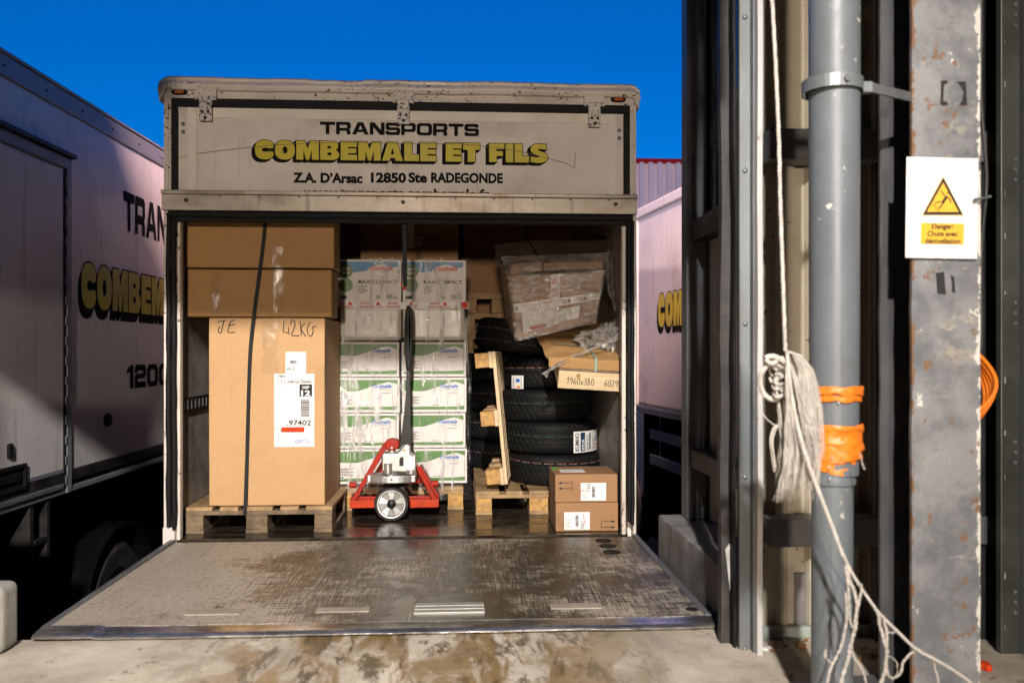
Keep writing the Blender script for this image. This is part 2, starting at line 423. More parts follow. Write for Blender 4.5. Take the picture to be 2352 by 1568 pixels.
def platform_mat():
    m, n, b, out = nodes('platform_deck')
    c = coords(n)
    sep = N(n, 'ShaderNodeSeparateXYZ'); n.links.new(c, sep.inputs[0])
    # bare metal worn through the dark coat: more of it where the pallets come down, at the truck's offside
    wear = ramp(n, sep.outputs[0], -1.45, -0.25, 0.100, -0.030)
    edge = ramp(n, sep.outputs[0], 0.35, 0.95, 0.0, 0.06)
    big = tex(n, c, 1.7, 9, 0.72, 0.3)
    fx = tex(n, coords(n, (2.2, 50, 1)), 3, 7, 0.72, 0.1)
    fy = tex(n, coords(n, (46, 2.0, 1), (0, 0, R(-9))), 3, 7, 0.72, 0.1)
    s = math_(n, 'ADD', math_(n, 'MULTIPLY', big, 0.46), math_(n, 'ADD', math_(n, 'MULTIPLY', fx, 0.36), math_(n, 'MULTIPLY', fy, 0.30)))
    s = math_(n, 'ADD', math_(n, 'ADD', s, wear), edge)
    k = ramp(n, s, 0.545, 0.605)
    colr = mixc(n, k, (0.052, 0.041, 0.029), (0.43, 0.375, 0.31))
    colr = mixc(n, ramp(n, tex(n, c, 48, 7, 0.8), 0.50, 0.62, 0, 0.55), colr, (0.10, 0.08, 0.055))
    for ang, sc_, th, amt, cc in ((-12, (30, 0.7, 1), 0.605, 0.95, (0.028, 0.024, 0.02)), (27, (38, 0.8, 1), 0.62, 0.8, (0.52, 0.46, 0.39)), (-31, (44, 1.0, 1), 0.61, 0.85, (0.035, 0.03, 0.025)), (84, (30, 0.9, 1), 0.62, 0.8, (0.54, 0.48, 0.40)), (96, (36, 0.9, 1), 0.61, 0.8, (0.035, 0.03, 0.025)), (3, (60, 0.8, 1), 0.615, 0.7, (0.05, 0.042, 0.033))):
        msk = ramp(n, tex(n, coords(n, (1, 1, 1), (0, 0, R(ang * 3))), 2.2, 4, 0.6), 0.44, 0.60)
        line = ramp(n, tex(n, coords(n, (sc_[0], sc_[1] * 0.5, 1), (0, 0, R(ang))), 2.6, 7, 0.7, 0.15), th, th + 0.05, 0, amt)
        colr = mixc(n, math_(n, 'MULTIPLY', line, msk), colr, cc)
    n.links.new(colr, b.inputs['Base Color'])
    wet = math_(n, 'MULTIPLY', ramp(n, sep.outputs[0], -0.9, -0.3), ramp(n, sep.outputs[0], 0.1, 0.6, 1, 0))
    n.links.new(math_(n, 'SUBTRACT', ramp(n, big, 0.40, 0.58, 0.34, 0.58), math_(n, 'MULTIPLY', wet, 0.16)), b.inputs['Roughness'])
    b.inputs['Metallic'].default_value = 0.15
    bump(n, b, math_(n, 'ADD', fx, fy), 0.22, 0.004)
    return m
M['platform'] = platform_mat()

def floor_mat():
    m, n, b, out = nodes('dock_concrete')
    c = coords(n)
    f = tex(n, c, 2.4, 9, 0.7)
    colr = mixc(n, ramp(n, f, 0.34, 0.66), (0.36, 0.31, 0.25), (0.60, 0.53, 0.44))
    sep = N(n, 'ShaderNodeSeparateXYZ'); n.links.new(c, sep.inputs[0])
    mid = math_(n, 'MULTIPLY', ramp(n, sep.outputs[0], -1.15, -0.45), ramp(n, sep.outputs[0], 0.15, 0.85, 1, 0.12))
    och = ramp(n, tex(n, coords(n, (2.0, 0.8, 1), (0, 0, R(20))), 3.0, 10, 0.72, 0.5), 0.42, 0.56, 0, 0.95)
    colr = mixc(n, math_(n, 'MULTIPLY', och, mid), colr, (0.225, 0.142, 0.055))
    och2 = ramp(n, tex(n, coords(n, (3.0, 0.9, 1), (0, 0, R(-24))), 4.2, 9, 0.72, 0.4), 0.50, 0.60, 0, 0.9)
    colr = mixc(n, math_(n, 'MULTIPLY', och2, mid), colr, (0.095, 0.064, 0.03))
    dk = ramp(n, tex(n, c, 13, 8, 0.72, 0.3), 0.57, 0.66, 0, 0.8)
    dm = ramp(n, tex(n, c, 2.1, 4, 0.5), 0.46, 0.58)
    colr = mixc(n, math_(n, 'MULTIPLY', dk, dm), colr, (0.13, 0.10, 0.075))
    colr = mixc(n, ramp(n, tex(n, c, 120, 3, 0.6), 0.58, 0.70, 0, 0.45), colr, (0.20, 0.17, 0.13))
    n.links.new(colr, b.inputs['Base Color'])
    n.links.new(ramp(n, math_(n, 'MULTIPLY', och, mid), 0, 0.8, 0.78, 0.30), b.inputs['Roughness'])
    bump(n, b, tex(n, c, 45, 6, 0.65), 0.25, 0.006)
    return m
M['dock_floor'] = floor_mat()

def wet_mat():
    m, n, b, out = nodes('wet_floor')
    c = coords(n)
    f = tex(n, coords(n, (1, 4, 1)), 4, 6, 0.6)
    n.links.new(mixc(n, ramp(n, f, 0.35, 0.65), (0.018, 0.014, 0.011), (0.05, 0.04, 0.03)), b.inputs['Base Color'])
    n.links.new(ramp(n, f, 0.35, 0.7, 0.10, 0.38), b.inputs['Roughness'])
    bump(n, b, tex(n, coords(n, (1, 5, 1)), 12, 5, 0.6), 0.07, 0.01)
    return m
M['wet_floor'] = wet_mat()

def tyre_mat():
    m, n, b, out = nodes('tyre_rubber')
    tc = N(n, 'ShaderNodeTexCoord')
    sep = N(n, 'ShaderNodeSeparateXYZ'); n.links.new(tc.outputs['Object'], sep.inputs[0])
    ang = N(n, 'ShaderNodeMath', operation='ARCTAN2')
    n.links.new(sep.outputs[1], ang.inputs[0]); n.links.new(sep.outputs[0], ang.inputs[1])
    ph = math_(n, 'ADD', math_(n, 'MULTIPLY', ang.outputs[0], 46.0), math_(n, 'MULTIPLY', sep.outputs[2], 95.0))
    wv = N(n, 'ShaderNodeMath', operation='SINE'); n.links.new(ph, wv.inputs[0])
    b.inputs['Base Color'].default_value = (0.0065, 0.0067, 0.007, 1)
    b.inputs['Roughness'].default_value = 0.62
    b.inputs['Specular IOR Level'].default_value = 0.22
    bump(n, b, ramp(n, wv.outputs[0], -0.5, 0.1), 0.7, 0.006)
    return m
M['tyre'] = tyre_mat()

def emit_mat(name, c, s):
    m, n, b, out = nodes(name)
    b.inputs['Base Color'].default_value = (0.8, 0.8, 0.8, 1)
    b.inputs['Emission Color'].default_value = (*c, 1); b.inputs['Emission Strength'].default_value = s
    m.cycles.emission_sampling = 'NONE'
    return m
M['lamp_glow'] = emit_mat('lamp_glow', (1, 0.9, 0.8), 6)
# ------------------------------------------------------------------ lettering helpers
def sup(cx, cy, a, b, n=2.6, t0=0, t1=360, k=28):
    o = []
    for i in range(k + 1):
        t = R(t0 + (t1 - t0) * i / k); c, s_ = math.cos(t), math.sin(t)
        o.append((cx + a * math.copysign(abs(c) ** (2 / n), c), cy + b * math.copysign(abs(s_) ** (2 / n), s_)))
    return o[:-1] if abs(t1 - t0) == 360 else o

FAT = {
 'C': (0.95, [sup(.50, .5, .50, .51, 2.5, 28, 332) + [(.93, .40)] + sup(.54, .5, .19, .11, 2.2, 320, 40, 14) + [(.93, .60)]]),
 'O': (1.02, [sup(.51, .5, .51, .51, 2.5), sup(.51, .5, .13, .19, 2.2)]),
 'M': (1.16, [[(0,0),(0,1),(.44,1),(.58,.58),(.72,1),(1.16,1),(1.16,0),(.80,0),(.80,.52),(.66,0),(.50,0),(.36,.52),(.36,0)]]),
 'B': (.98, [[(0,0),(0,1),(.66,1),(.82,.96),(.91,.86),(.92,.70),(.85,.57),(.78,.53),(.90,.46),(.97,.34),(.97,.20),(.88,.06),(.70,0)],
             [(.37,.61),(.37,.74),(.52,.74),(.56,.71),(.56,.64),(.52,.61)], [(.37,.25),(.37,.40),(.54,.40),(.58,.37),(.58,.28),(.54,.25)]]),
 'E': (.84, [[(0,0),(0,1),(.84,1),(.84,.71),(.38,.71),(.38,.63),(.80,.63),(.80,.38),(.38,.38),(.38,.29),(.84,.29),(.84,0)]]),
 'A': (1.08, [[(0,0),(.30,1),(.78,1),(1.08,0),(.70,0),(.66,.15),(.42,.15),(.38,0)], [(.45,.34),(.63,.34),(.54,.70)]]),
 'L': (.76, [[(0,0),(0,1),(.40,1),(.40,.35),(.76,.35),(.76,0)]]),
 'T': (.88, [[(0,1),(.88,1),(.88,.64),(.64,.64),(.64,0),(.24,0),(.24,.64),(0,.64)]]),
 'F': (.80, [[(0,0),(0,1),(.80,1),(.80,.70),(.39,.70),(.39,.59),(.72,.59),(.72,.33),(.39,.33),(.39,0)]]),
 'I': (.40, [[(0,0),(0,1),(.40,1),(.40,0)]]),
 'S': (.92, [[(.02,.03),(.02,.33),(.22,.29),(.44,.28),(.50,.33),(.42,.39),(.2,.46),(.05,.56),(0,.72),(.06,.89),(.22,.99),(.5,1.02),(.84,.98),(.84,.70),(.6,.73),(.43,.74),(.38,.70),(.44,.64),(.68,.57),(.87,.46),(.92,.3),(.85,.1),(.66,0),(.35,-.02)]]),
 ' ': (.34, []),
}
def _rr(x0, y0, x1, y1, r):
    return [(x0+r,y0),(x1-r,y0),(x1,y0+r),(x1,y1-r),(x1-r,y1),(x0+r,y1),(x0,y1-r),(x0,y0+r)]
WIDE = {
 'T': (1.22, [[(0,1),(1.22,1),(1.22,.74),(.76,.74),(.76,0),(.46,0),(.46,.74),(0,.74)]]),
 'R': (1.20, [[(0,0),(0,1),(1.02,1),(1.18,.88),(1.18,.5),(1.07,.40),(1.16,.30),(1.16,0),(.86,0),(.86,.22),(.8,.28),(.30,.28),(.30,0)], [(.30,.52),(.30,.76),(.82,.76),(.88,.71),(.88,.57),(.82,.52)]]),
 'A': (1.36, [[(0,0),(.46,1),(.90,1),(1.36,0),(1.02,0),(.93,.20),(.43,.20),(.34,0)], [(.53,.41),(.83,.41),(.68,.76)]]),
 'N': (1.20, [[(0,0),(0,1),(.38,1),(.90,.40),(.90,1),(1.20,1),(1.20,0),(.82,0),(.30,.60),(.30,0)]]),
 'S': (1.18, [[(.12,0),(0,.10),(0,.32),(.28,.32),(.28,.25),(.87,.25),(.89,.28),(.89,.36),(.86,.385),(.14,.385),(0,.50),(0,.88),(.14,1),(1.02,1),(1.15,.9),(1.15,.69),(.87,.69),(.87,.75),(.31,.75),(.29,.73),(.29,.65),(.31,.625),(1.04,.625),(1.18,.52),(1.18,.12),(1.04,0)]]),
 'P': (1.20, [[(0,0),(0,1),(1.03,1),(1.20,.87),(1.20,.40),(1.03,.26),(.30,.26),(.30,0)], [(.30,.50),(.30,.76),(.84,.76),(.90,.71),(.90,.55),(.84,.50)]]),
 'O': (1.24, [_rr(0,0,1.24,1,.17), _rr(.29,.24,.95,.76,.08)]),
 '1': (.62, [[(.30,0),(.30,.72),(.02,.62),(.02,.80),(.36,1),(.62,1),(.62,0)]]),
 '2': (1.1, [[(0,0),(0,.46),(.14,.60),(.80,.62),(.80,.74),(.30,.74),(.30,.64),(0,.64),(0,.86),(.16,1),(.96,1),(1.1,.86),(1.1,.54),(.96,.40),(.30,.38),(.30,.26),(1.1,.26),(1.1,0)]]),
 '0': (1.14, [_rr(0,0,1.14,1,.2), _rr(.31,.24,.83,.76,.06)]),
 ' ': (.6, []),
}

def curve_mesh(polys, offset=0.0):
    cu = bpy.data.curves.new('glyphs', 'CURVE')
    cu.dimensions = '2D'; cu.fill_mode = 'FRONT'; cu.offset = offset
    for p in polys:
        s = cu.splines.new('POLY'); s.points.add(len(p) - 1)
        for i, q in enumerate(p): s.points[i].co = (q[0], q[1], 0, 1)
        s.use_cyclic_u = True
    ob = bpy.data.objects.new('glyphs', cu)
    me = bpy.data.meshes.new_from_object(ob)
    vs = [tuple(v.co) for v in me.vertices]; fs = [tuple(f.vertices) for f in me.polygons]
    bpy.data.objects.remove(ob); bpy.data.curves.remove(cu); bpy.data.meshes.remove(me)
    return vs, fs

def glyph_polys(txt, font, gap=0.06, dx=0, dy=0):
    x, out = 0, []
    for ch in txt:
        wd, ps = font[ch]
        out += [[(px + x + dx, py + dy) for px, py in p] for p in ps]
        x += wd + gap
    return out, x - gap

_tc = {}
def font_mesh(txt, bold=0.0, shear=0.0):
    key = (txt, bold, shear)
    if key not in _tc:
        cu = bpy.data.curves.new('text', 'FONT')
        cu.body = txt; cu.size = 1; cu.offset = bold; cu.shear = shear
        cu.resolution_u = 3; cu.fill_mode = 'FRONT'
        ob = bpy.data.objects.new('text', cu)
        me = bpy.data.meshes.new_from_object(ob)
        vs = [tuple(v.co) for v in me.vertices]; fs = [tuple(f.vertices) for f in me.polygons]
        bpy.data.objects.remove(ob); bpy.data.curves.remove(cu); bpy.data.meshes.remove(me)
        x0 = min(v[0] for v in vs); x1 = max(v[0] for v in vs)
        vs = [(v[0] - x0, v[1], 0) for v in vs]
        _tc[key] = (vs, fs, x1 - x0)
    return _tc[key]
CAP = 0.729      # cap height of the built-in font at size 1

def put(mb, vs, fs, fn):
    mb.add([fn(v[0], v[1]) for v in vs], fs)
    return mb

def flat(A, ex, ey):
    A, ex, ey = Vector(A), Vector(ex), Vector(ey)
    return lambda x, y: A + ex * x + ey * y

def write(mb, txt, A, ex, ey, width, cap, bold=0.0, shear=0.0):
    """text from baseline point A; ex, ey unit directions; width and cap height in metres"""
    vs, fs, wd = font_mesh(txt, bold, shear)
    return put(mb, vs, fs, flat(A, Vector(ex) * (width / wd), Vector(ey) * (cap / CAP)))

X_, Z_ = Vector((1, 0, 0)), Vector((0, 0, 1))
def uv_text(mb, txt, u0, u1, vbase, vcap, Y, off=0.003, bold=0.0, shear=0.0):
    """text on a face Y = const that faces the camera"""
    a = P(u0, vbase, y=Y); b = P(u1, vbase, y=Y); c = P(u0, vcap, y=Y)
    a.y -= off
    return write(mb, txt, a, X_, Z_, b.x - a.x, c.z - a.z, bold, shear)

def uv_rect(mb, u0, v0, u1, v1, Y, off=0.001, th=0.0008):
    a = P(u0, v1, y=Y); b = P(u1, v0, y=Y)
    return mb.box((a.x, Y - off - th, a.z), (b.x, Y - off, b.z))

def ribbon(mb, pts, wd, fn):
    """pen stroke: pts in 2D, fn maps to 3D"""
    n = len(pts); vs = []
    for i, p in enumerate(pts):
        a = Vector(pts[max(i - 1, 0)]); b = Vector(pts[min(i + 1, n - 1)])
        t = (b - a); t = t.normalized() if t.length else Vector((1, 0))
        q = Vector((-t.y, t.x)) * wd / 2
        vs += [fn(p[0] - q.x, p[1] - q.y), fn(p[0] + q.x, p[1] + q.y)]
    mb.add(vs, [(2 * i, 2 * i + 2, 2 * i + 3, 2 * i + 1) for i in range(n - 1)])

def smooth_line(pts, k=5):
    out = []
    n = len(pts)
    for i in range(n - 1):
        p0, p1, p2, p3 = (Vector(pts[max(0, min(n - 1, j))]) for j in (i - 1, i, i + 1, i + 2))
        for s in range(k):
            t = s / k
            out.append(0.5 * ((2 * p1) + (p2 - p0) * t + (2 * p0 - 5 * p1 + 4 * p2 - p3) * t * t + (3 * p1 - p0 - 3 * p2 + p3) * t ** 3))
    out.append(Vector(pts[-1]))
    return out

PEN = {
 '1': (.5, [[(.1,.7),(.35,1),(.3,0)]]), '9': (.6, [[(.5,.8),(.3,1),(.1,.8),(.2,.55),(.45,.65),(.5,.9),(.45,.4),(.3,0)]]),
 '6': (.6, [[(.45,1),(.2,.65),(.1,.25),(.3,0),(.5,.2),(.4,.42),(.15,.3)]]), '0': (.6, [[(.3,1),(.1,.6),(.15,.15),(.35,0),(.5,.4),(.45,.85),(.28,1)]]),
 'x': (.5, [[(.08,.5),(.42,.0)], [(.42,.5),(.08,0)]]), '3': (.55, [[(.1,.9),(.35,1),(.45,.75),(.22,.55),(.45,.35),(.35,.05),(.08,.1)]]),
 '8': (.6, [[(.45,.85),(.25,1),(.12,.78),(.3,.52),(.48,.25),(.3,0),(.1,.2),(.3,.52),(.47,.8)]]), '2': (.6, [[(.08,.75),(.28,1),(.46,.75),(.3,.4),(.05,.02),(.5,.05)]]),
 ' ': (.7, []),
 'J': (.58, [[(0,.88),(.55,1.02)], [(.40,.98),(.30,.45),(.22,.06),(.05,.12),(.08,.40),(.16,.55)]]),
 'E': (.6, [[(.5,1.05),(.22,.85),(.12,.4),(.1,.1),(.55,.12)], [(.14,.62),(.55,.7)]]),
 '4': (.55, [[(.08,1),(.05,.6),(.02,.3),(.4,.22)], [(.42,.6),(.48,.1)]]),
 'q': (.7, [[(.02,.75),(.2,1.05),(.4,.85),(.3,.45),(.12,.1),(.5,.02),(.75,.05)]]),
 'K': (.6, [[(.1,1),(.2,.05)], [(.5,.85),(.16,.5),(.55,.0)]]),
 'G': (.8, [[(.35,.95),(.1,.65),(.1,.2),(.35,.0),(.52,.3),(.5,.6),(.75,.62)]]),
}
def pen_text(mb, txt, A, ex, ey, width, hgt, wd, font=PEN):
    tot = sum(font[c][0] for c in txt); x = 0; s = width / tot
    f = flat(A, ex, ey)
    for c in txt:
        for st in font[c][1]:
            ribbon(mb, [(p.x, p.y) for p in smooth_line([((x + a) * s, b * hgt) for a, b in st], 4)], wd, f)
        x += font[c][0]

# ------------------------------------------------------------------ the setting
GZ = -1.22
g = MB().box((-150, 3.21, GZ - 0.3), (150, 300, GZ))
o = g.build('yard_ground', M['asphalt']); o['kind'] = 'structure'
DZ = -0.032
def dock_slab():
    mb = MB()
    mb.box((-7, -14, DZ - 0.35), (7, 3.225, DZ))
    return mb
o = dock_slab().build('dock_floor', M['dock_floor'], bevel=0.01); o['kind'] = 'structure'
o = MB().box((-7, 3.08, GZ), (7, 3.20, DZ - 0.36)).build('dock_wall', M['concrete_grey']); o['kind'] = 'structure'

# the loading hall round the camera (outside the picture, it shades and bounces the lamp light)
hall = thing('loading_hall', 'loading hall with raised door over the open dock bay', 'building', (0, 3, DZ))
MB().box((-7.2, -14, DZ), (-7.0, 3.3, 4.9)).build('wall', M['interior_wall'], hall)
MB().box((7.0, -14, DZ), (7.2, 3.3, 4.9)).build('wall', M['interior_wall'], hall)
MB().box((-7.2, -14.2, DZ), (7.2, -14, 4.9)).build('wall', M['interior_wall'], hall)
MB().box((-7.2, -14.2, 4.905), (7.2, 3.1, 5.0)).build('ceiling', M['interior_wall'], hall)
MB().box((-6.99, 3.08, DZ), (-3.0, 3.3, 4.9)).build('front_wall', M['cladding'], hall)
MB().box((-2.99, 3.08, 3.3), (6.99, 3.3, 4.9)).build('lintel', M['cladding'], hall)
# sectional door half raised inside the bay
for i in range(5):
    MB().box((-6.9, 1.58, 2.44 + 0.49 * i), (0.70, 1.63, 2.925 + 0.49 * i)).build('door_section', M['interior_wall'], hall, bevel=0.006)

MB().box((-6.9, 1.64, 2.13), (-1.22, 1.68, 2.46)).build('upper_light_block', M['interior_wall'], hall)  # unseen board added to keep the dock lamp off the neighbouring truck
MB().box((-6.9, 1.64, 1.35), (-1.56, 1.68, 2.129)).build('upper_light_block', M['interior_wall'], hall)  # second added board, holds the hall fill off the neighbouring truck
MB().box((-3.0, 3.10, DZ), (-1.78, 3.22, 0.82)).build('low_light_block', M['concrete_grey'], hall)  # unseen low block added to shade the neighbouring truck's underside

def floodlight(name, label, spec, target, cone, size, parent_arm=None):
    loc, power, colr = spec
    loc = Vector(loc); d = (Vector(target) - loc).normalized()
    t = thing(name, label, 'lamp', loc, local=True)
    q = d.to_track_quat('-Z', 'Y').to_matrix().to_4x4()
    mb = MB(); mb.box((-0.2, -0.15, 0.03), (0.2, 0.15, 0.13), q)
    for s in (-1, 1):
        mb.box((s * 0.2, -0.15, -0.02), (s * 0.215, 0.15, 0.1301), q)
    mb.build('housing', M['dark_plastic'], t, bevel=0.006)
    MB().box((-0.19, -0.14, 0.018), (0.19, 0.14, 0.028), q).build('diffuser', M['lamp_glow'], t)
    if parent_arm is not None:
        MB().cyl(q @ Vector((0, 0, 0.13)), Vector(parent_arm) - loc, 0.025, n=10).build('arm', M['galva_dark'], t, smooth=True)
    L = bpy.data.lights.new(name + '_light', 'SPOT')
    L.energy = power; L.color = colr; L.spot_size = R(cone); L.spot_blend = 1.0 if cone < 60 else 0.5; L.shadow_soft_size = size
    lo = bpy.data.objects.new(name + '_light', L); col.objects.link(lo)
    lo.parent = t; lo.rotation_euler = d.to_track_quat('-Z', 'Y').to_euler()
    return t
floodlight('dock_floodlight', 'dock floodlight hanging from the hall ceiling facing the open truck', DOCK_LAMP, (-0.5, 4.3, 0.35), 49, 0.10, (-0.15, -3.8, 4.9))
floodlight('hall_fill_lamp', 'added low fill lamp further back in the hall facing the open truck', HALL_FILL, (-0.2, 5.0, 1.8), 80, 0.25, (-0.3, -8.2, DZ))
floodlight('roof_floodlight', 'roof floodlight over the open truck', ROOF_LAMP_NEAR, (0.6, 11.0, 1.6), 130, 0.30, (0.5, 1.0, 5.0))
floodlight('roof_floodlight', 'roof floodlight above the neighbouring bay', ROOF_LAMP_FAR, (3.5, 14.0, 3.0), 90, 0.30, (-6.0, 1.0, 5.0))

# ------------------------------------------------------------------ far shed behind the trucks
shed = thing('corrugated_shed', 'pale corrugated industrial shed with red roof edge behind the trucks', 'building', (9, 32, GZ))
mb = MB()
SY, ZT = 32.0, 1 + 429 * 32.6 / 2000
prof = []
x = 1.0
while x < 22:
    prof += [(x, 0), (x + 0.15, 0), (x + 0.16, -0.16), (x + 0.30, -0.16), (x + 0.31, 0)]
    x += 0.34
vs = []
for px, py in prof: vs += [(px, SY + py, GZ), (px, SY + py, ZT)]
mb.add(vs, [(2 * i, 2 * i + 2, 2 * i + 3, 2 * i + 1) for i in range(len(prof) - 1)])
mb.box((1, SY + 0.02, GZ), (22, SY + 20, ZT))
mb.build('wall', M['shed_white'], shed)
MB().box((0.9, SY - 0.12, ZT - 0.02), (22.1, SY + 20.1, ZT + 0.15)).build('roof_edge', M['shed_red'], shed)

# ------------------------------------------------------------------ the open truck
TY = 4.72
trk = thing('delivery_truck', 'open white box truck with yellow and black lettering above its load', 'truck', (-0.31, TY, GZ))
XL, XR = -1.564, 0.951          # outer faces
ZR = 2.45
MB().box((XL, TY + 0.03, -0.1), (-1.531, 10.6, ZR - 0.05)).build('side_wall', M['truck_white'], trk)
MB().box((0.915, TY + 0.03, -0.1), (XR, 10.6, ZR - 0.05)).build('side_wall', M['truck_white'], trk)
MB().box((-1.530, TY + 0.06, 0.0), (-1.522, 10.5, ZR - 0.06)).build('wall_lining', M['inner_wall'], trk)
MB().box((0.906, TY + 0.06, 0.0), (0.914, 10.5, ZR - 0.06)).build('wall_lining', M['inner_wall'], trk)
MB().box((XL, TY + 0.05, ZR - 0.049), (XR, 10.6, ZR - 0.01)).build('roof', M['truck_white'], trk, bevel=0.01)
MB().box((-1.53, 10.5, 0), (0.914, 10.58, ZR - 0.06)).build('front_bulkhead', M['inner_wall'], trk)
fl = MB().box((-1.530, TY + 0.02, -0.07), (0.914, 10.5, -0.0005)).build('load_floor', M['wet_floor'], trk)
MB().box((-1.54, 4.70, -0.30), (0.93, 4.78, -0.075)).build('rear_sill', M['steel_dark'], trk)
MB().box((-1.0, 4.8, -0.6), (0.4, 10.6, -0.11)).build('chassis', M['steel_dark'], trk)
for s, xx in ((1, -1.45), (1, 0.45)):
    for yy in (7.4, 9.9):
        q = Matrix.Translation((xx, yy, GZ + 0.46)) @ Matrix.Rotation(R(90), 4, 'Y')
        MB().lathe([(0.22, 0.0), (0.40, 0.0), (0.46, 0.05), (0.46, 0.33), (0.40, 0.38), (0.22, 0.38)], 32, q, True).build('wheel', M['rubber_dry'], trk, smooth=True)
# cargo track on the lining
MB().box((-1.521, 4.80, 0.665), (-1.510, 8, 0.745)).build('cargo_track', M['steel_dark'], trk)
for i in range(9):
    MB().box((-1.512, 4.84 + i * 0.07, 0.68), (-1.5075, 4.862 + i * 0.07, 0.73)).build('track_slot', M['galva_dark'], trk)
MB().box((-1.521, 4.79, 0.02), (-1.512, 4.83, 0.66)).build('corner_strip', M['truck_white'], trk)
MB().box((-1.521, 4.79, 0.75), (-1.512, 4.83, 1.7)).build('corner_strip', M['truck_white'], trk)

# rear frame: stiles, header, seals
def px(u, v=800, y=TY): return P(u, v, y=y).x
def pz(v, u=920, y=TY): return P(u, v, y=y).z
Z_RAILT, Z_RAILB = 1.842, 1.738
MB().box((XL, 4.685, -0.02), (-1.537, 4.76, ZR - 0.09)).build('rear_stile', M['frame_rusty'], trk, bevel=0.004)
MB().box((0.934, 4.685, -0.02), (XR, 4.76, ZR - 0.09)).build('rear_stile', M['frame_rusty'], trk, bevel=0.004)
MB().box((XL, 4.684, 2.335), (XR, 4.77, ZR - 0.055)).build('rear_header', M['frame_rusty'], trk)
# inner rusty flange along the opening
MB().box((-1.512, 4.715, 0.0), (-1.488, 4.76, 1.70)).build('door_flange', M['frame_rusty'], trk, bevel=0.003)
MB().box((0.878, 4.715, 0.0), (0.899, 4.76, 1.70)).build('door_flange', M['frame_rusty'], trk, bevel=0.003)
MB().box((XL - 0.002, 4.675, -0.03), (-1.505, 4.72, 0.075)).build('corner_plate', M['truck_white'], trk, bevel=0.003)
# roof cap with dents
def cap():
    mb = MB(); n = 90; x0, x1 = XL - 0.022, XR + 0.016
    pr = [(4.76, -0.02), (4.70, -0.02), (4.665, -0.012), (4.655, 0.010), (4.658, 0.022), (4.672, 0.036), (4.668, 0.050), (4.69, 0.064), (4.80, 0.070)]
    def f(a, b):
        i = b * (len(pr) - 1); k = min(int(i), len(pr) - 2); t = i - k
        y = pr[k][0] * (1 - t) + pr[k + 1][0] * t; z = pr[k][1] * (1 - t) + pr[k + 1][1] * t
        xx = x0 + (x1 - x0) * a
        dz = 0.007 * noise.noise(Vector((xx * 2.3, 0, 3))) + 0.003 * noise.noise(Vector((xx * 11, 1, 3)))
        dy = 0.004 * noise.noise(Vector((xx * 3.1, 5, z * 12)))
        edge = max(0.0, 1 - min(a, 1 - a) / 0.018)
        return Vector((xx, y + dy, 2.388 + z + dz - 0.025 * edge ** 2 - (0.006 if b > 0.5 and 0.30 < a < 0.42 else 0)))
    mb.grid(n, (len(pr) - 1) * 2, f)
    return mb
cap().build('roof_cap', M['frame_rusty'], trk, smooth=True)
for xx, s in ((XL - 0.018, 1), (XR + 0.012, -1)):
    MB().prism([(xx, 4.66, 2.405), (xx, 4.66, 2.31), (xx + s * 0.016, 4.66, 2.335), (xx + s * 0.05, 4.66, 2.40)], (0, 0.10, 0)).build('cap_corner', M['frame_rusty'], trk, bevel=0.006, fix=True)
# upper door panel and its black seal
PY = 4.690
MB().box((-1.497, PY, Z_RAILT - 0.05), (0.894, 4.73, 2.29)).build('upper_panel', M['truck_white'], trk)
def seal(parts):
    for a, b in parts:
        MB().box(a, b).build('door_seal', M['rubber'], trk, bevel=0.006)
seal([((-1.523, 4.672, 2.288), (0.915, 4.70, 2.333)), ((-1.523, 4.673, 1.844), (-1.488, 4.70, 2.287)), ((0.880, 4.673, 1.844), (0.915, 4.70, 2.287))])
MB().box((-1.536, 4.6855, 1.845), (-1.524, 4.70, 2.334)).build('seal_backing', M['frame_rusty'], trk)
MB().box((0.916, 4.6855, 1.845), (0.933, 4.70, 2.334)).build('seal_backing', M['frame_rusty'], trk)
# paler aluminium edge strips on the panel
for a, b in (((-1.44, 4.684, 1.844), (-1.395, 4.689, 2.287)), ((0.795, 4.684, 1.844), (0.838, 4.689, 2.287)), ((-1.394, 4.684, 2.235), (0.794, 4.689, 2.287))):
    MB().box(a, b).build('edge_strip', M['panel_light'], trk, bevel=0.001)
for xx in (-1.464, 0.858):
    for zz in (2.20, 2.158):
        MB().cyl((xx, 4.683, zz), (xx, 4.69, zz), 0.009, 0.0105, 14).build('bolt', M['galva_dark'], trk, smooth=True)
# hinges
for uu in (475, 927, 1364):
    p = P(uu, 240, y=4.68); xx = p.x
    h = MB()
    h.box((xx - 0.033, 4.652, 2.208), (xx + 0.033, 4.664, 2.33))
    h.box((xx - 0.029, 4.645, 2.285), (xx + 0.029, 4.6515, 2.335))
    hg = h.build('hinge', M['hinge_paint'], trk, bevel=0.004)
    MB().box((xx - 0.056, 4.655, 2.338), (xx + 0.056, 4.683, 2.382)).build('hinge_bracket', M['frame_rusty'], hg, bevel=0.004)
    MB().cyl((xx - 0.056, 4.660, 2.33), (xx + 0.056, 4.660, 2.33), 0.011, n=12).build('hinge_pin', M['hinge_paint'], hg, smooth=True)
    for dx in (-0.016, 0.016):
        MB().cyl((xx + dx, 4.646, 2.255), (xx + dx, 4.652, 2.255), 0.008, n=10).build('hinge_bolt', M['steel_dark'], hg)
    MB().cyl((xx, 4.646, 2.225), (xx, 4.652, 2.225), 0.009, n=10).build('hinge_bolt', M['steel_dark'], hg)
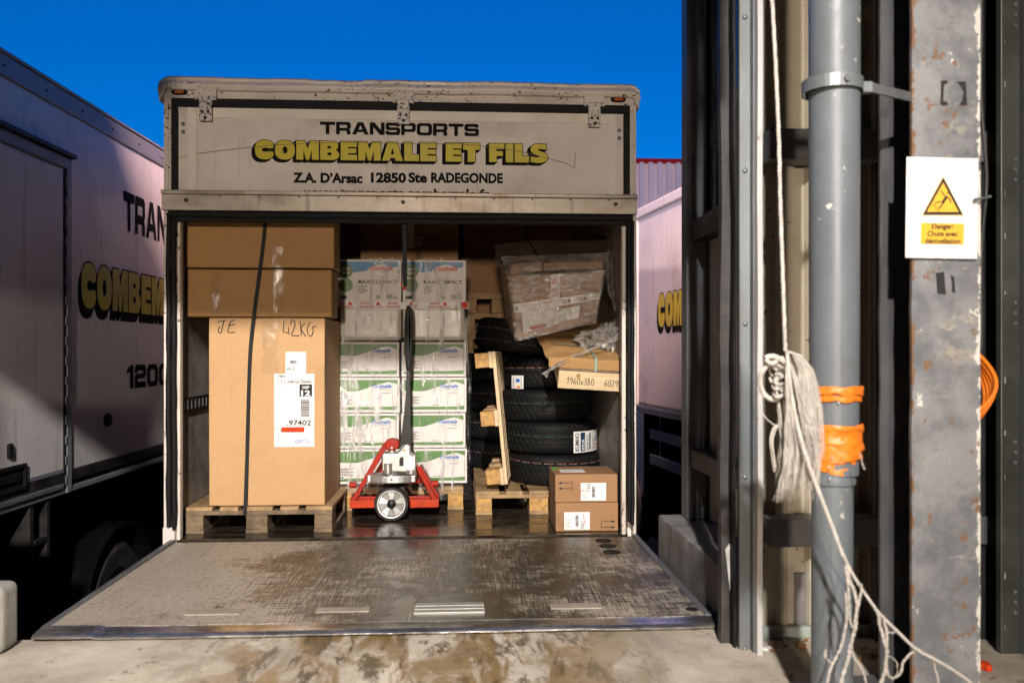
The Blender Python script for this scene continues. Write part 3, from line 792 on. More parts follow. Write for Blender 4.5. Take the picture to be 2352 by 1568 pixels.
# marker lamps
for uu, vv in ((412, 200), (1420, 216)):
    p = P(uu, vv, y=4.68)
    q = Matrix.Translation((p.x, 4.684, 2.372)) @ Matrix.Rotation(R(90), 4, 'X')
    ml = MB().prism([(p.x + 0.042 * math.copysign(abs(math.cos(R(t))) ** .6, math.cos(R(t))), 4.684, 2.364 + 0.0155 * math.sin(R(t))) for t in range(0, 360, 15)], (0, -0.010, 0)).build('marker_lamp', M['dark_plastic'], trk, bevel=0.003, fix=True)
    MB().box((p.x - 0.022, 4.668, 2.356), (p.x + 0.024, 4.6735, 2.372)).build('lamp_lens', M['lamp_amber'], ml, bevel=0.002)
# lower rail with rivets
rl = MB(); rl.box((XL + 0.004, 4.640, Z_RAILB), (XR - 0.004, 4.683, Z_RAILT - 0.022))
rl.build('door_rail', M['rail_alu'], trk, bevel=0.003)
MB().box((XL + 0.002, 4.628, Z_RAILT - 0.0215), (XR - 0.002, 4.684, Z_RAILT)).build('rail_lip', M['rail_alu'], trk, bevel=0.004)
for i in range(11):
    xx = -1.26 + i * 0.205
    MB().cyl((xx, 4.636, Z_RAILT - 0.03), (xx, 4.642, Z_RAILT - 0.03), 0.005, n=8).build('rivet', M['steel_dark'], trk)
for uu in (428, 926, 1414):
    p = P(uu, 467, y=4.64)
    MB().cyl((p.x, 4.632, 1.79), (p.x, 4.642, 1.79), 0.011, n=12).build('rail_bolt', M['steel_dark'], trk)
# rubber seal round the opening
def lumpy(a, b, r0, axis, amp=0.004):
    n = 60; mb = MB(); pr = []
    for i in range(n + 1):
        t = i / n
        p = Vector(a).lerp(Vector(b), t)
        k = 1 + 0.25 * noise.noise(Vector((t * 14, r0 * 40, 2)))
        p += Vector((noise.noise(Vector((t * 9, 1, r0 * 30))) * amp, noise.noise(Vector((t * 9, 7, 3))) * amp, noise.noise(Vector((t * 9, 4, 9))) * amp * (axis == 'x')))
        pr.append((p, r0 * k))
    return mb.tube([p for p, r in pr], [r for p, r in pr], 10)
lumpy((-1.53, 4.665, Z_RAILB - 0.017), (0.92, 4.665, Z_RAILB - 0.017), 0.021, 'x').build('opening_seal', M['rubber'], trk, smooth=True)
MB().box((-1.50, 4.67, Z_RAILB - 0.055), (0.90, 4.70, Z_RAILB - 0.002)).build('seal_strip', M['rubber'], trk, bevel=0.008)
for xa, xb in ((-1.533, -1.510), (0.908, 0.928)):
    lumpy((xa, 4.668, 0.08), (xa, 4.668, Z_RAILB - 0.01), 0.013, 'z').build('opening_seal', M['rubber'], trk, smooth=True)
    lumpy((xb, 4.682, 0.06), (xb, 4.682, Z_RAILB - 0.03), 0.012, 'z').build('opening_seal', M['rubber'], trk, smooth=True)
# lettering on the upper panel
def fat_sign(parent, txt, A, ex, ey, nrm, cap_h, width, name, dxs=-0.16, dys=-0.13):
    """yellow letters with black outline and drop shadow"""
    polys, tot = glyph_polys(txt, FAT, 0.075)
    sx, sy = width / tot, cap_h
    A, ex, ey, nrm = Vector(A), Vector(ex), Vector(ey), Vector(nrm)
    vs, fs = curve_mesh(polys, 0.0)
    vo, fo = curve_mesh(polys, 0.035)
    mb = MB()
    for i in range(7):
        t = i / 6
        put(mb, vo, fo, flat(A + nrm * (0.0010 + 0.0002 * (6 - i)) + ex * dxs * t * sy + ey * dys * t * sy, ex * sx, ey * sy))
    a = mb.build(name + '_shadow', M['black_print'], parent)
    b = put(MB(), vs, fs, flat(A + nrm * 0.0030, ex * sx, ey * sy)).build(name, M['yellow_print'], parent)
    return b
def wide_sign(parent, txt, A, ex, ey, cap_h, width, name='lettering', mat='black_print', gap=0.07):
    polys, tot = glyph_polys(txt, WIDE, gap)
    vs, fs = curve_mesh(polys, 0.0)
    return put(MB(), vs, fs, flat(A, Vector(ex) * (width / tot), Vector(ey) * cap_h)).build(name, M[mat], parent)
a = P(735, 311, y=PY); b = P(1100, 311, y=PY); a.y -= 0.003
wide_sign(trk, 'TRANSPORTS', (a.x, a.y, pz(311, 920, PY)), X_, Z_, 0.066, b.x - a.x)
a = P(586, 370, y=PY); b = P(1258, 370, y=PY)
fat_sign(trk, 'COMBEMALE ET FILS', (a.x, PY, pz(370, 920, PY)), X_, Z_, (0, -1, 0), 0.100, b.x - a.x, 'name_lettering')
for tx, ua, ub in (('Z.A. D\u2019Arsac', 673, 833), ('12850', 852, 933), ('Ste', 938, 981), ('RADEGONDE', 990, 1155)):
    mb = MB(); uv_text(mb, tx, ua, ub, 418.5, 396.5, PY, bold=0.046)
    mb.build('lettering', M['black_print'], trk)
mb = MB(); a = P(697, 451, y=PY); b = P(1125, 451, y=PY)
write(mb, 'www.transports.combemale.fr', (a.x, PY - 0.003, a.z), X_, Z_, b.x - a.x, 0.048, 0.034)
mb.build('lettering', M['black_print'], trk)

# hairline crack across the panel
mb = MB()
ribbon(mb, [(p.x, p.y) for p in smooth_line([(400, 366), (440, 356), (520, 345), (600, 337), (700, 330), (820, 328), (940, 331), (1040, 331), (1110, 336), (1180, 346), (1240, 360), (1300, 376), (1318, 386), (1320, 370), (1322, 352)], 4)], 1.3, lambda a, b: P(a, b, y=PY) + Vector((0, -0.0042, 0)))
mb.build('crack_line', M['wood_grey'], trk)
# tail lift platform
PX0, PX1, PY0, PY1 = -1.500, 0.925, 3.26, 4.672
lift = MB()
lift.hexa([(PX0, PY0, -0.03), (PX1, PY0, -0.03), (PX1, PY1, -0.05), (PX0, PY1, -0.05), (PX0, PY0, -0.002), (PX1, PY0, -0.002), (PX1, PY1, -0.004), (PX0, PY1, -0.004)])
lift = lift.build('tail_lift', M['platform'], trk)
# sloped nose with rounded steel lip
def nose():
    mb = MB(); pr = [(3.262, -0.003), (3.235, -0.006), (3.205, -0.010), (3.192, -0.010), (3.180, -0.015), (3.176, -0.021), (3.180, -0.026), (3.20, -0.029), (3.262, -0.0305)]
    def f(a, b):
        i = b * (len(pr) - 1); k = min(int(i), len(pr) - 2); t = i - k
        y = pr[k][0] * (1 - t) + pr[k + 1][0] * t; z = pr[k][1] * (1 - t) + pr[k + 1][1] * t
        xx = (PX0 - 0.02) + (PX1 - PX0 + 0.04) * a
        dd = 0.006 * noise.noise(Vector((xx * 4, 2, 0)))
        return Vector((xx, y + dd, z + 0.003 * noise.noise(Vector((xx * 6, 9, 0))) + (0.006 if a < 0.09 else 0) * (b < 0.9)))
    return mb.grid(120, len(pr) - 1, f)
M['lip_steel'] = pm('lip_steel', (0.66, 0.64, 0.62), 0.25, 0.95, var=0.25, scale=5, stretch=(1, 6, 6), dirt=((0.16, 0.14, 0.12), 0.6, 7), bump_s=0.12, bump_scale=30, rvar=0.06)
nose().build('lip', M['lip_steel'], lift, smooth=True)
for xa, xb in ((PX0 - 0.03, PX0 - 0.001), (PX1 + 0.001, PX1 + 0.03)):
    MB().hexa([(xa, 3.27, -0.05), (xb, 3.27, -0.05), (xb, 4.68, -0.05), (xa, 4.68, -0.05), (xa, 3.27, 0.0), (xb, 3.27, 0.0), (xb, 4.68, 0.012), (xa, 4.68, 0.012)]).build('side_edge', M['galva_dark'], lift, bevel=0.006)
MB().box((PX0, 4.674, -0.05), (PX1, 4.70, -0.006)).build('hinge_edge', M['steel_dark'], lift, bevel=0.004)
# raised wear plates near the nose
for u0, u1, v0, v1, mt in ((420, 545, 1396, 1412, 'paper_worn'), (724, 845, 1392, 1405, 'paper_worn'), (1265, 1385, 1383, 1398, 'paper_worn')):
    pass
M['plate_pale'] = pm('plate_pale', (0.33, 0.285, 0.235), 0.6, 0.1, var=0.25, scale=8, stretch=(1, 8, 1), dirt=((0.2, 0.16, 0.12), 0.6, 9))
M['plate_alu'] = pm('plate_alu', (0.36, 0.35, 0.32), 0.5, 0.5, var=0.2, scale=5, stretch=(1, 20, 1), dirt=((0.15, 0.13, 0.1), 0.4, 9))
for u0, u1, v0, v1 in ((422, 545, 1397, 1411), (724, 845, 1393, 1405), (1265, 1385, 1384, 1397)):
    a = P(u0, v1, z=0.001); b = P(u1, v0, z=0.001)
    MB().box((a.x, a.y, -0.006), (a.x + (u1 - u0) * a.y / FPX, b.y, 0.0022)).build('wear_plate', M['plate_pale'], lift, bevel=0.001)
a = P(950, 1408, z=0.003); b = P(1113, 1382, z=0.003)
for i in range(3):
    y0 = a.y + (b.y - a.y) * i / 3; y1 = a.y + (b.y - a.y) * (i + 1) / 3 - 0.006
    MB().box((a.x, y0, -0.006), (a.x + 163 * a.y / FPX, y1, 0.006)).build('tread_plate', M['plate_alu'], lift, bevel=0.002)
# dark drain holes by the offside corner
M['hole_dark'] = plain('hole_dark', (0.02, 0.018, 0.016), 0.7)
for uu, vv in ((1386, 1240), (1396, 1252), (1406, 1266)):
    p = P(uu, vv, z=0.0)
    MB().cyl((p.x, p.y, -0.0035), (p.x, p.y, -0.0005), 0.045, n=24).build('drain_plug', M['hole_dark'], lift)
p = P(1595, 1403, z=0.0)
MB().cyl((p.x, p.y + 0.03, -0.0035), (p.x, p.y + 0.03, 0.0005), 0.025, n=18).build('drain_plug', M['hole_dark'], lift)
# ------------------------------------------------------------------ neighbouring trucks
def plane_frame(p, ang):
    """local frame: origin p, +Y along the truck towards its cab, side face at x = 0"""
    q = Matrix.Translation(p) @ Matrix.Rotation(-ang, 4, 'Z')
    qi = q.inverted()
    o = qi @ CAMP
    def hit(u, v, xo=0.0):
        d = qi.to_3x3() @ ray(u, v)
        k = (xo - o.x) / d.x
        r = o + d * k
        return r
    return q, hit

# --- truck at the near side (its side face looks to +X)
LO = Vector((-2.238, 6.707, 0)); LANG = R(1.95)
LQ, LP = plane_frame(LO, LANG)
lt = thing('box_truck', 'white box truck with side door and large lettering, standing in shade beside the open truck', 'truck', LO, (0, 0, -LANG), local=True)
LT, LB = 2.5, 0.30
def lbox(name, s0, s1, z0, z1, x0=0.0, x1=0.01, mat='body_white', parent=None, bevel=0.0):
    return MB().box((x0, s0, z0), (x1, s1, z1)).build(name, M[mat], parent or lt, bevel=bevel)
lbox('body', -3.35, 4.6, LB, LT - 0.005, -2.5, 0, 'body_white', bevel=0.01)
lbox('roof_rail', -3.36, 4.61, LT - 0.115, LT, -0.3, 0.014, 'body_trim', bevel=0.008)
lbox('roof_edge', -3.36, 4.61, LT + 0.001, LT + 0.02, -0.3, 0.022, 'body_trim', bevel=0.006)
lbox('lower_rail', -3.36, 4.61, LB - 0.055, LB + 0.012, -0.2, 0.016, 'steel_dark', bevel=0.006)
lbox('skirt_line', -3.36, 4.61, LB - 0.12, LB - 0.085, -0.2, 0.010, 'body_trim', bevel=0.006)
for i in range(14):
    s = -2.6 + i * 0.42
    q = MB().cyl((0.012, s, LT - 0.06), (0.019, s, LT - 0.06), 0.008, n=8); q.build('rivet', M['steel_dark'], lt)
# side door
dr = LP(141, 400); dtop = LP(141, 390).z; dbot = LP(141, 1122).z
door = lbox('side_door', -2.9, dr.y, dbot, dtop, 0.001, 0.012, 'body_white', bevel=0.004)
for a in (('door_frame', -2.95, dr.y + 0.085, dtop + 0.012, dtop + 0.075), ('door_frame', dr.y + 0.03, dr.y + 0.085, dbot - 0.03, dtop + 0.011), ):
    lbox(a[0], a[1], a[2], a[3], a[4], 0.001, 0.02, 'body_trim', door, 0.004)
lbox('rain_gutter', -2.95, dr.y + 0.10, dtop + 0.078, dtop + 0.105, 0.001, 0.045, 'steel_dark', door, 0.006)
lbox('door_gasket', dr.y + 0.004, dr.y + 0.026, dbot, dtop, 0.001, 0.016, 'rubber', door)
n = 16
for i in range(n):
    z0 = dbot + (dtop - dbot) * (i + 0.2) / n
    lbox('hinge_knuckle', dr.y + 0.006, dr.y + 0.024, z0, z0 + 0.05, 0.017, 0.024, 'galva', door, 0.003)
lbox('kick_strip', -2.9, dr.y - 0.005, dbot + 0.05, dbot + 0.115, 0.0125, 0.0155, 'body_trim', door)
# recessed handle
h0, h1 = LP(50, 1100), LP(2, 1100)
hz0, hz1 = LP(28, 1128).z, LP(28, 1068).z
hd = MB()
hd.box((0.0125, h1.y - 0.12, hz0), (0.030, h0.y, hz0 + 0.018)); hd.box((0.0125, h1.y - 0.12, hz1 - 0.018), (0.030, h0.y, hz1))
hd.box((0.0125, h0.y - 0.018, hz0 + 0.0181), (0.030, h0.y, hz1 - 0.0181)); hd.box((0.0125, h1.y - 0.12, hz0 + 0.0181), (0.030, h1.y - 0.10, hz1 - 0.0181))
hd.box((0.0125, h1.y - 0.099, hz0 + 0.0181), (0.016, h0.y - 0.0181, hz1 - 0.0181)); hd.box((0.0165, h1.y - 0.07, hz0 + 0.05), (0.028, h0.y - 0.06, hz1 - 0.045))
hd.build('door_handle', M['dark_plastic'], door, bevel=0.003)
c0 = LP(14, 1034)
MB().box((0.0125, c0.y - 0.02, c0.z - 0.04), (0.03, c0.y + 0.02, c0.z + 0.035)).build('door_latch', M['dark_plastic'], door, bevel=0.006)
# lettering of its side
ey = Vector((0, 1, 0))
A = LP(283, 530); A.x = 0.003
zt, zb = LP(283, 437).z, LP(283, 528).z
wide_sign(lt, 'TRANSPORTS', (0.003, A.y, zb), ey, Z_, zt - zb, 1.90, gap=0.10)
C = LP(186, 710)
fat_sign(lt, 'COMBEMALE ET FILS', (0, C.y, LP(190, 706).z), ey, Z_, (1, 0, 0), LP(190, 601).z - LP(190, 706).z, 3.12, 'name_lettering', -0.13, -0.20)
D = LP(290, 890)
wide_sign(lt, '12000', (0.003, D.y, LP(290, 893).z), ey, Z_, LP(290, 838).z - LP(290, 893).z, 1.0, gap=0.12)
c0 = LP(245, 964)
MB().cyl((0.0, c0.y, c0.z), (0.02, c0.y, c0.z), 0.045, 0.038, 18).build('side_reflector', M['dark_plastic'], lt, smooth=True)
# chassis, step and wheels under the body
lbox('chassis', -3.2, 4.5, -0.75, LB - 0.13, -2.0, -0.35, 'underbody')
lbox('side_trim', -3.3, LP(138, 1128).y, LB - 0.082, LB - 0.056, -0.1, 0.025, 'galva', bevel=0.004)
st = thing_part = MB()
sa, sb = LP(68, 1200).y, LP(116, 1200).y
lad = MB(); lad.box((-0.28, sa, LP(80, 1390).z), (0.0, sa + 0.045, LB - 0.13)); lad.box((-0.28, sb - 0.04, LP(80, 1390).z), (0.0, sb, LB - 0.13))
lad = lad.build('step_frame', M['steel_dark'], lt, bevel=0.004)
for vv in (1250, 1385):
    zz = LP(90, vv).z
    MB().box((-0.26, sa + 0.046, zz), (0.004, sb - 0.041, zz + 0.03)).build('step_tread', M['steel_dark'], lad, bevel=0.004)
mb = MB(); b0 = LP(0, 1268)
write(mb, 'HOLLAND', (-0.33, b0.y - 0.46, b0.z - 0.01), ey, Z_, 0.62, 0.075, 0.02)
mb.build('lettering', M['jack_orange'], lt)
for ss in (LP(258, 1230).y + 0.3, 3.6, -2.3):
    q = Matrix.Translation((-0.42, ss, GZ + 0.47)) @ Matrix.Rotation(R(90), 4, 'Y')
    wh = MB().lathe([(0.24, 0.02), (0.40, 0.0), (0.455, 0.05), (0.47, 0.10), (0.47, 0.24), (0.455, 0.29), (0.40, 0.34), (0.27, 0.33), (0.24, 0.25)], 40, q).build('wheel', M['rubber_dry'], lt, smooth=True)
    MB().lathe([(0.04, 0.31), (0.12, 0.30), (0.15, 0.20), (0.235, 0.22), (0.27, 0.325)], 32, q).build('rim', M['rim_grey'], wh, smooth=True)
    gd = MB()
    pts = [Vector((-0.05, ss + 0.56 * math.cos(R(t)), GZ + 0.47 + 0.56 * math.sin(R(t)))) for t in range(5, 176, 10)]
    for a, b in zip(pts, pts[1:]):
        gd.hexa([a + Vector((-0.36, 0, 0)), a, b, b + Vector((-0.36, 0, 0)), a * 1 + Vector((-0.36, 0, 0.02)), a + Vector((0, 0, 0.02)), b + Vector((0, 0, 0.02)), b + Vector((-0.36, 0, 0.02))])
    gd.build('mudguard', M['underbody'], lt)

# --- truck at the far bay (its side face looks to -X)
RO = P(1464, 485, y=9.2); RO.z = 0
R2 = P(1571, 430.5, y=7.86)
RANG = math.atan2(RO.x - R2.x, RO.y - R2.y)
RQ, RPt = plane_frame(RO, RANG)
rt = thing('box_truck', 'white box truck in pinkish light beyond the dock post, yellow lettering cut off', 'truck', RO, (0, 0, -RANG), local=True)
RT = 2.5
def rbox(name, s0, s1, z0, z1, x0=-0.01, x1=0.0, mat='body_white', parent=None, bevel=0.0):
    return MB().box((x0, s0, z0), (x1, s1, z1)).build(name, M[mat], parent or rt, bevel=bevel)
zb = RPt(1500, 935).z
rbox('body', -5.0, 0.0, zb, RT - 0.005, 0, 2.45, bevel=0.03)
rbox('roof_rail', -5.0, 0.012, RT - 0.10, RT + 0.012, -0.022, 2.4, 'body_white', bevel=0.02)
rbox('corner_profile', -0.03, 0.015, zb, RT - 0.101, -0.014, 0.1, 'body_white', bevel=0.012)
rbox('lower_rail', -5.0, 0.01, zb - 0.075, zb - 0.001, -0.018, 0.2, 'galva', bevel=0.006)
for i in range(26):
    rbox('rail_slot', -3.0 + i * 0.115, -3.0 + i * 0.115 + 0.06, zb - 0.045, zb - 0.030, -0.021, -0.0185, 'steel_dark')
for k, (z0, z1) in enumerate(((zb - 0.34, zb - 0.24), (zb - 0.60, zb - 0.50))):
    rbox('side_guard', -4.6, -0.25, z0, z1, 0.05, 0.08, 'galva_dark', bevel=0.006)
for s in (-0.5, -1.7, -3.0):
    rbox('guard_bracket', s, s + 0.05, zb - 0.62, zb - 0.076, 0.081, 0.12, 'steel_dark')
rbox('chassis', -5.0, 0.2, GZ + 0.25, zb - 0.08, 0.14, 2.0, 'underbody')
for s in (-3.9, 0.9):
    q = Matrix.Translation((0.10, s, GZ + 0.47)) @ Matrix.Rotation(R(90), 4, 'Y')
    MB().lathe([(0.2, 0.0), (0.40, 0.0), (0.47, 0.06), (0.47, 0.26), (0.40, 0.32), (0.2, 0.32)], 36, q).build('wheel', M['rubber_dry'], rt, smooth=True)
MB().box((0.2, 0.35, GZ + 0.5), (2.3, 2.3, 1.4)).build('cab', M['body_white'], rt, bevel=0.12, seg=4)
eyn = Vector((0, -1, 0))
c0 = RPt(1512, 757)
fat_sign(rt, 'COMBEMALE ET FILS', (0, c0.y, RPt(1512, 751).z), eyn, Z_, (-1, 0, 0), RPt(1512, 676).z - RPt(1512, 751).z, 3.1, 'name_lettering', -0.10, -0.17)
c1 = RPt(1566, 860)
wide_sign(rt, '12000', (-0.003, c1.y, RPt(1566, 862).z), eyn, Z_, 0.16, 1.1, gap=0.12)

# ------------------------------------------------------------------ dock kerbs
def kerb(name, label, a, b, chip):
    mb = MB(); n = 120
    x0, x1, y0, y1, z0, z1 = a[0], b[0], a[1], b[1], a[2], b[2]
    ring = [(x0, z0), (x0, z1 - 0.07), (x0, z1 - 0.010), (x0 + 0.003, z1 - 0.003), (x0 + 0.010, z1), (x1 - 0.025, z1), (x1 - 0.008, z1 - 0.006), (x1, z1 - 0.025), (x1, z0)]
    def f(s, t):
        i = t * (len(ring) - 1); k = int(round(i)); x, z = ring[k]
        y = y0 + (y1 - y0) * s
        c = chip * max(0, noise.noise(Vector((y * 5, k * 0.05, 3))) - 0.05) if k in (2, 3, 4) and chip else 0
        return Vector((x + c * (0.8 if k < 5 else 0), y, z - c * (k > 2)))
    mb.grid(n, len(ring) - 1, f)
    nv = n + 1
    mb.f.append(tuple(j * nv for j in range(len(ring))))
    mb.f.append(tuple(j * nv + n for j in range(len(ring) - 1, -1, -1)))
    return mb
o = kerb('kerb', '', (0.985, 3.135, GZ), (1.36, 4.30, 0.185), 0.022).build('concrete_kerb', M['concrete_grey'], fix=True, smooth=True)
tag(o, 'chipped grey concrete kerb wall carrying the steel post, alongside the tail lift', 'kerb')
o = MB().box((-1.652, 3.04, DZ + 0.001), (-1.553, 3.17, 0.20)).build('concrete_block', M['concrete'], bevel=0.028, seg=4)
tag(o, 'rounded pale concrete block at the dock edge below the shaded truck', 'concrete block')

M['sheet_black'] = pm('sheet_black', (0.05, 0.048, 0.045), 0.22, 0.2, var=0.15, scale=3, bump_s=0.02)
# ------------------------------------------------------------------ steel post and side screen of the dock
post = MB()
pxa, pxb = 1.093, 1.196
post.box((pxa, 4.17, 0.186), (pxb, 4.27, 4.0))
o = post.build('steel_post', M['galva_dark'], bevel=0.004); tag(o, 'dark steel post standing on the chipped concrete kerb', 'post')
scr = thing('side_screen', 'cream corrugated side screen between steel post and door jamb', 'wall', (1.2, 3.6, 0.19))
prof = []; y = 3.19
while y < 4.16:
    prof += [(1.200, y), (1.200, y + 0.055), (1.222, y + 0.070), (1.222, y + 0.115), (1.200, y + 0.13)]; y += 0.18
prof += [(1.200, 4.27)]
for z0, z1, mt in ((0.19, 1.56, 'cladding'), (1.57, 4.0, 'sheet_black')):
    vs = []
    for a, b in prof: vs += [(a, b, z0), (a, b, z1)]
    mb = MB().add(vs, [(2 * i, 2 * i + 2, 2 * i + 3, 2 * i + 1) for i in range(len(prof) - 1)])
    mb.build('cladding_sheet', M[mt], scr)
for z0, z1 in ((1.53, 1.63), (0.44, 0.53)):
    MB().box((1.110, 3.18, z0), (1.198, 4.168, z1)).build('cross_rail', M['steel_dark'], scr, bevel=0.006)
MB().box((1.30, 3.18, 0.19), (1.34, 4.35, 4.0)).build('backing_sheet', M['charcoal'], scr)

# ------------------------------------------------------------------ door jamb
jamb = thing('door_jamb', 'grey galvanised door jamb with round bolts and a white edge strip', 'door jamb', (0.98, 2.95, DZ))
ZH = 3.28
def strip(name, x0, x1, y0, y1, z0, mat, wob=0.0, n=40):
    mb = MB()
    def f(s, t):
        ring = [(x0, y0), (x1, y0), (x1, y1), (x0, y1), (x0, y0)]
        k = int(round(s * 4)); a, b = ring[k]; z = z0 + (ZH - z0) * t
        w_ = wob * noise.noise(Vector((z * 2.2, x0 * 9, y0))) + 0.3 * wob * noise.noise(Vector((z * 8, x0 * 9, y0)))
        return Vector((a + w_, b, z))
    mb.grid(4, n, f)
    mb.f.append((0, 1, 2, 3))
    return mb.build(name, M[mat], jamb, smooth=False)
strip('rubber_post', 0.918, 0.962, 3.035, 3.075, DZ, 'rubber_dry', 0.008)
strip('rubber_flap', 0.948, 0.958, 2.985, 3.033, DZ, 'rubber', 0.010)
strip('guide_flat', 0.963, 1.000, 2.965, 2.985, DZ, 'galva', 0.0)
strip('guide_lip', 1.0005, 1.006, 2.935, 2.985, DZ, 'galva_dark', 0.002)
strip('white_edge', 1.0062, 1.024, 2.905, 2.935, DZ, 'white_strip', 0.004)
strip('guide_channel', 1.026, 1.034, 2.93, 3.05, DZ, 'galva', 0.004)
for vv in (40, 392, 743, 1095, 1490):
    p = P(1711, vv, y=2.965)
    bt = MB().lathe([(0.0, 0.007), (0.006, 0.006), (0.009, 0.003), (0.0095, 0)], 14, Matrix.Translation((p.x, 2.965, p.z)) @ Matrix.Rotation(R(90), 4, 'X'))
    bt.build('bolt', M['galva'], jamb, smooth=True)
# torn pale strip on the rubber post
a = P(1667, 1262, y=3.02); b = P(1682, 1425, y=3.02)
MB().prism([(a.x, 3.025, a.z), (a.x + 0.022, 3.025, a.z + 0.03), (a.x + 0.03, 3.025, b.z + 0.05), (b.x + 0.002, 3.025, b.z), (a.x + 0.018, 3.025, b.z + 0.09)], (0, 0.004, 0)).build('torn_strip', M['white_strip'], jamb, fix=True)

# ------------------------------------------------------------------ cladding wall with girts beside the door
wl = thing('cladding_wall', 'cream corrugated wall sheet with grey girts behind the downpipe', 'wall', (1.3, 3.1, DZ))
prof = []; x = 1.03
while x < 1.60:
    prof += [(x, 3.12), (x + 0.115, 3.12), (x + 0.127, 3.105), (x + 0.150, 3.105), (x + 0.162, 3.12), (x + 0.185, 3.12), (x + 0.196, 3.15), (x + 0.235, 3.15)]; x += 0.245
vs = []
for a, b in prof: vs += [(a, b, DZ), (a, b, 3.3)]
MB().add(vs, [(2 * i, 2 * i + 2, 2 * i + 3, 2 * i + 1) for i in range(len(prof) - 1)]).build('cladding_sheet', M['cladding'], wl)
for z0, z1 in ((1.675, 1.785), (0.312, 0.412)):
    MB().box((1.085, 3.0, z0), (6.9, 3.10, z1)).build('girt', M['galva_dark'], wl, bevel=0.004)
MB().box((1.036, 3.07, DZ), (6.9, 3.10, DZ + 0.04)).build('base_plate', pm('base_green', (0.30, 0.34, 0.31), 0.6, var=0.15, dirt=((0.15, 0.12, 0.08), 0.6, 8)), wl, bevel=0.004)
MB().box((1.475, 3.02, DZ), (6.95, 3.06, 0.311)).build('dark_panel', M['charcoal'], wl)
MB().box((1.475, 3.02, 0.413), (6.95, 3.06, 1.674)).build('dark_panel', M['charcoal'], wl)
MB().box((1.475, 3.02, 1.786), (6.95, 3.06, 3.3)).build('dark_panel', M['charcoal'], wl)

# ------------------------------------------------------------------ steel column
cl = thing('steel_column', 'scuffed grey steel column with rust marks carrying the danger sign', 'column', (1.378, 2.5, DZ))
CX0, CX1, CY0, CY1 = 1.277, 1.478, 2.40, 2.60
M['column_shaded'] = pm('column_shaded', (0.055, 0.056, 0.06), 0.5, var=0.15, scale=3, dirt=((0.09, 0.085, 0.08), 0.35, 5))  # back flange grey, darkened to stand for the shade on it
def flange(y0, y1, name, mat):
    n = 60; mb = MB()
    def f(s, t):
        k = int(round(s * 4)); ring = [(CX0, y0), (CX1, y0), (CX1, y1), (CX0, y1), (CX0, y0)]
        a, b = ring[k]; z = DZ + (4.88 - DZ) * t
        w_ = 0.0018 * noise.noise(Vector((z * 9, a * 20, b))) + 0.001 * noise.noise(Vector((z * 40, a * 20, b)))
        return Vector((a + w_, b, z))
    mb.grid(4, 200, f)
    return mb.build(name, M[mat], cl)
flange(CY0, CY0 + 0.013, 'flange', 'column')
flange(CY1 - 0.013, CY1, 'flange', 'column_shaded')
MB().box((1.373, CY0 + 0.0135, DZ), (1.382, CY1 - 0.0135, 4.88)).build('web', M['galva_dark'], cl)
MB().box((1.22, 2.34, DZ + 0.0005), (1.54, 2.66, DZ + 0.02)).build('base_plate', M['galva_dark'], cl, bevel=0.003)
# black stick-on marks left on the flange
def mark(pts):
    q = [P(u, v, y=CY0) for u, v in pts]
    MB().prism([(a.x, CY0 - 0.0006, a.z) for a in q], (0, -0.0007, 0)).build('tape_mark', M['print_dark'], cl, fix=True)
mark([(2161, 186), (2176, 185), (2176, 192), (2168, 196), (2167, 215), (2166, 232), (2176, 236), (2176, 243), (2160, 242)])
mark([(2197, 188), (2218, 188), (2221, 243), (2203, 242), (2210, 230), (2213, 212), (2206, 198)])
mark([(2149, 627), (2168, 624), (2172, 677), (2153, 674)])
mark([(2183, 632), (2191, 636), (2194, 672), (2186, 671), (2186, 650)])

# danger sign
SYp = CY0 - 0.012
sg = thing('danger_sign', 'white danger sign with yellow falling person triangle', 'sign', (1.37, SYp, P(2165, 595, y=SYp).z))
q = [P(u, v, y=SYp) for u, v in ((2080, 592), (2245, 595), (2248, 364), (2083, 360))]
MB().prism([(a.x, SYp, a.z) for a in q], (0, 0.004, 0)).build('plate', M['sign_white'], sg, bevel=0.0015, fix=True)
def sq(pts, name, mat, off, wpx=None):
    mb = MB()
    mb.prism([(a.x, SYp - off, a.z) for a in (P(u, v, y=SYp) for u, v in pts)], (0, -0.0004, 0))
    return mb.build(name, M[mat], sg, fix=True)
sq([(2117, 495), (2213, 495), (2166, 405)], 'triangle_edge', 'sign_yellow', 0.0008)
sq([(2119, 493.5), (2211, 493.5), (2166, 408)], 'triangle_border', 'print_dark', 0.0014)
sq([(2128, 487), (2201, 487), (2165.5, 420)], 'triangle_field', 'sign_yellow', 0.0020)
fig = MB()
def seg_line(pts, wpx):
    ribbon(fig, [(p.x, p.y) for p in smooth_line(pts, 4)], wpx, lambda a, b: P(a, b, y=SYp) + Vector((0, -0.0028, 0)))
seg_line([(2161, 438), (2164, 445), (2172, 451)], 2.6)
seg_line([(2173, 452), (2168, 460), (2164, 466)], 6.5)
seg_line([(2173, 452), (2180, 458), (2183, 466)], 2.8)
seg_line([(2165, 465), (2155, 464), (2147, 468)], 2.8)
seg_line([(2166, 466), (2160, 474), (2153, 481)], 3.2)
seg_line([(2140, 471), (2148, 472), (2148, 482)], 1.6)
c0 = [(2177 + 2.6 * math.cos(R(t)), 444 + 2.6 * math.sin(R(t))) for t in range(0, 360, 30)]
fig.add([P(a, b, y=SYp) + Vector((0, -0.0028, 0)) for a, b in c0], [tuple(range(12))])
fig.build('falling_figure', M['print_dark'], sg)
sq([(2115, 512), (2214, 514), (2213, 562), (2114, 560)], 'text_field', 'sign_yellow', 0.0010)
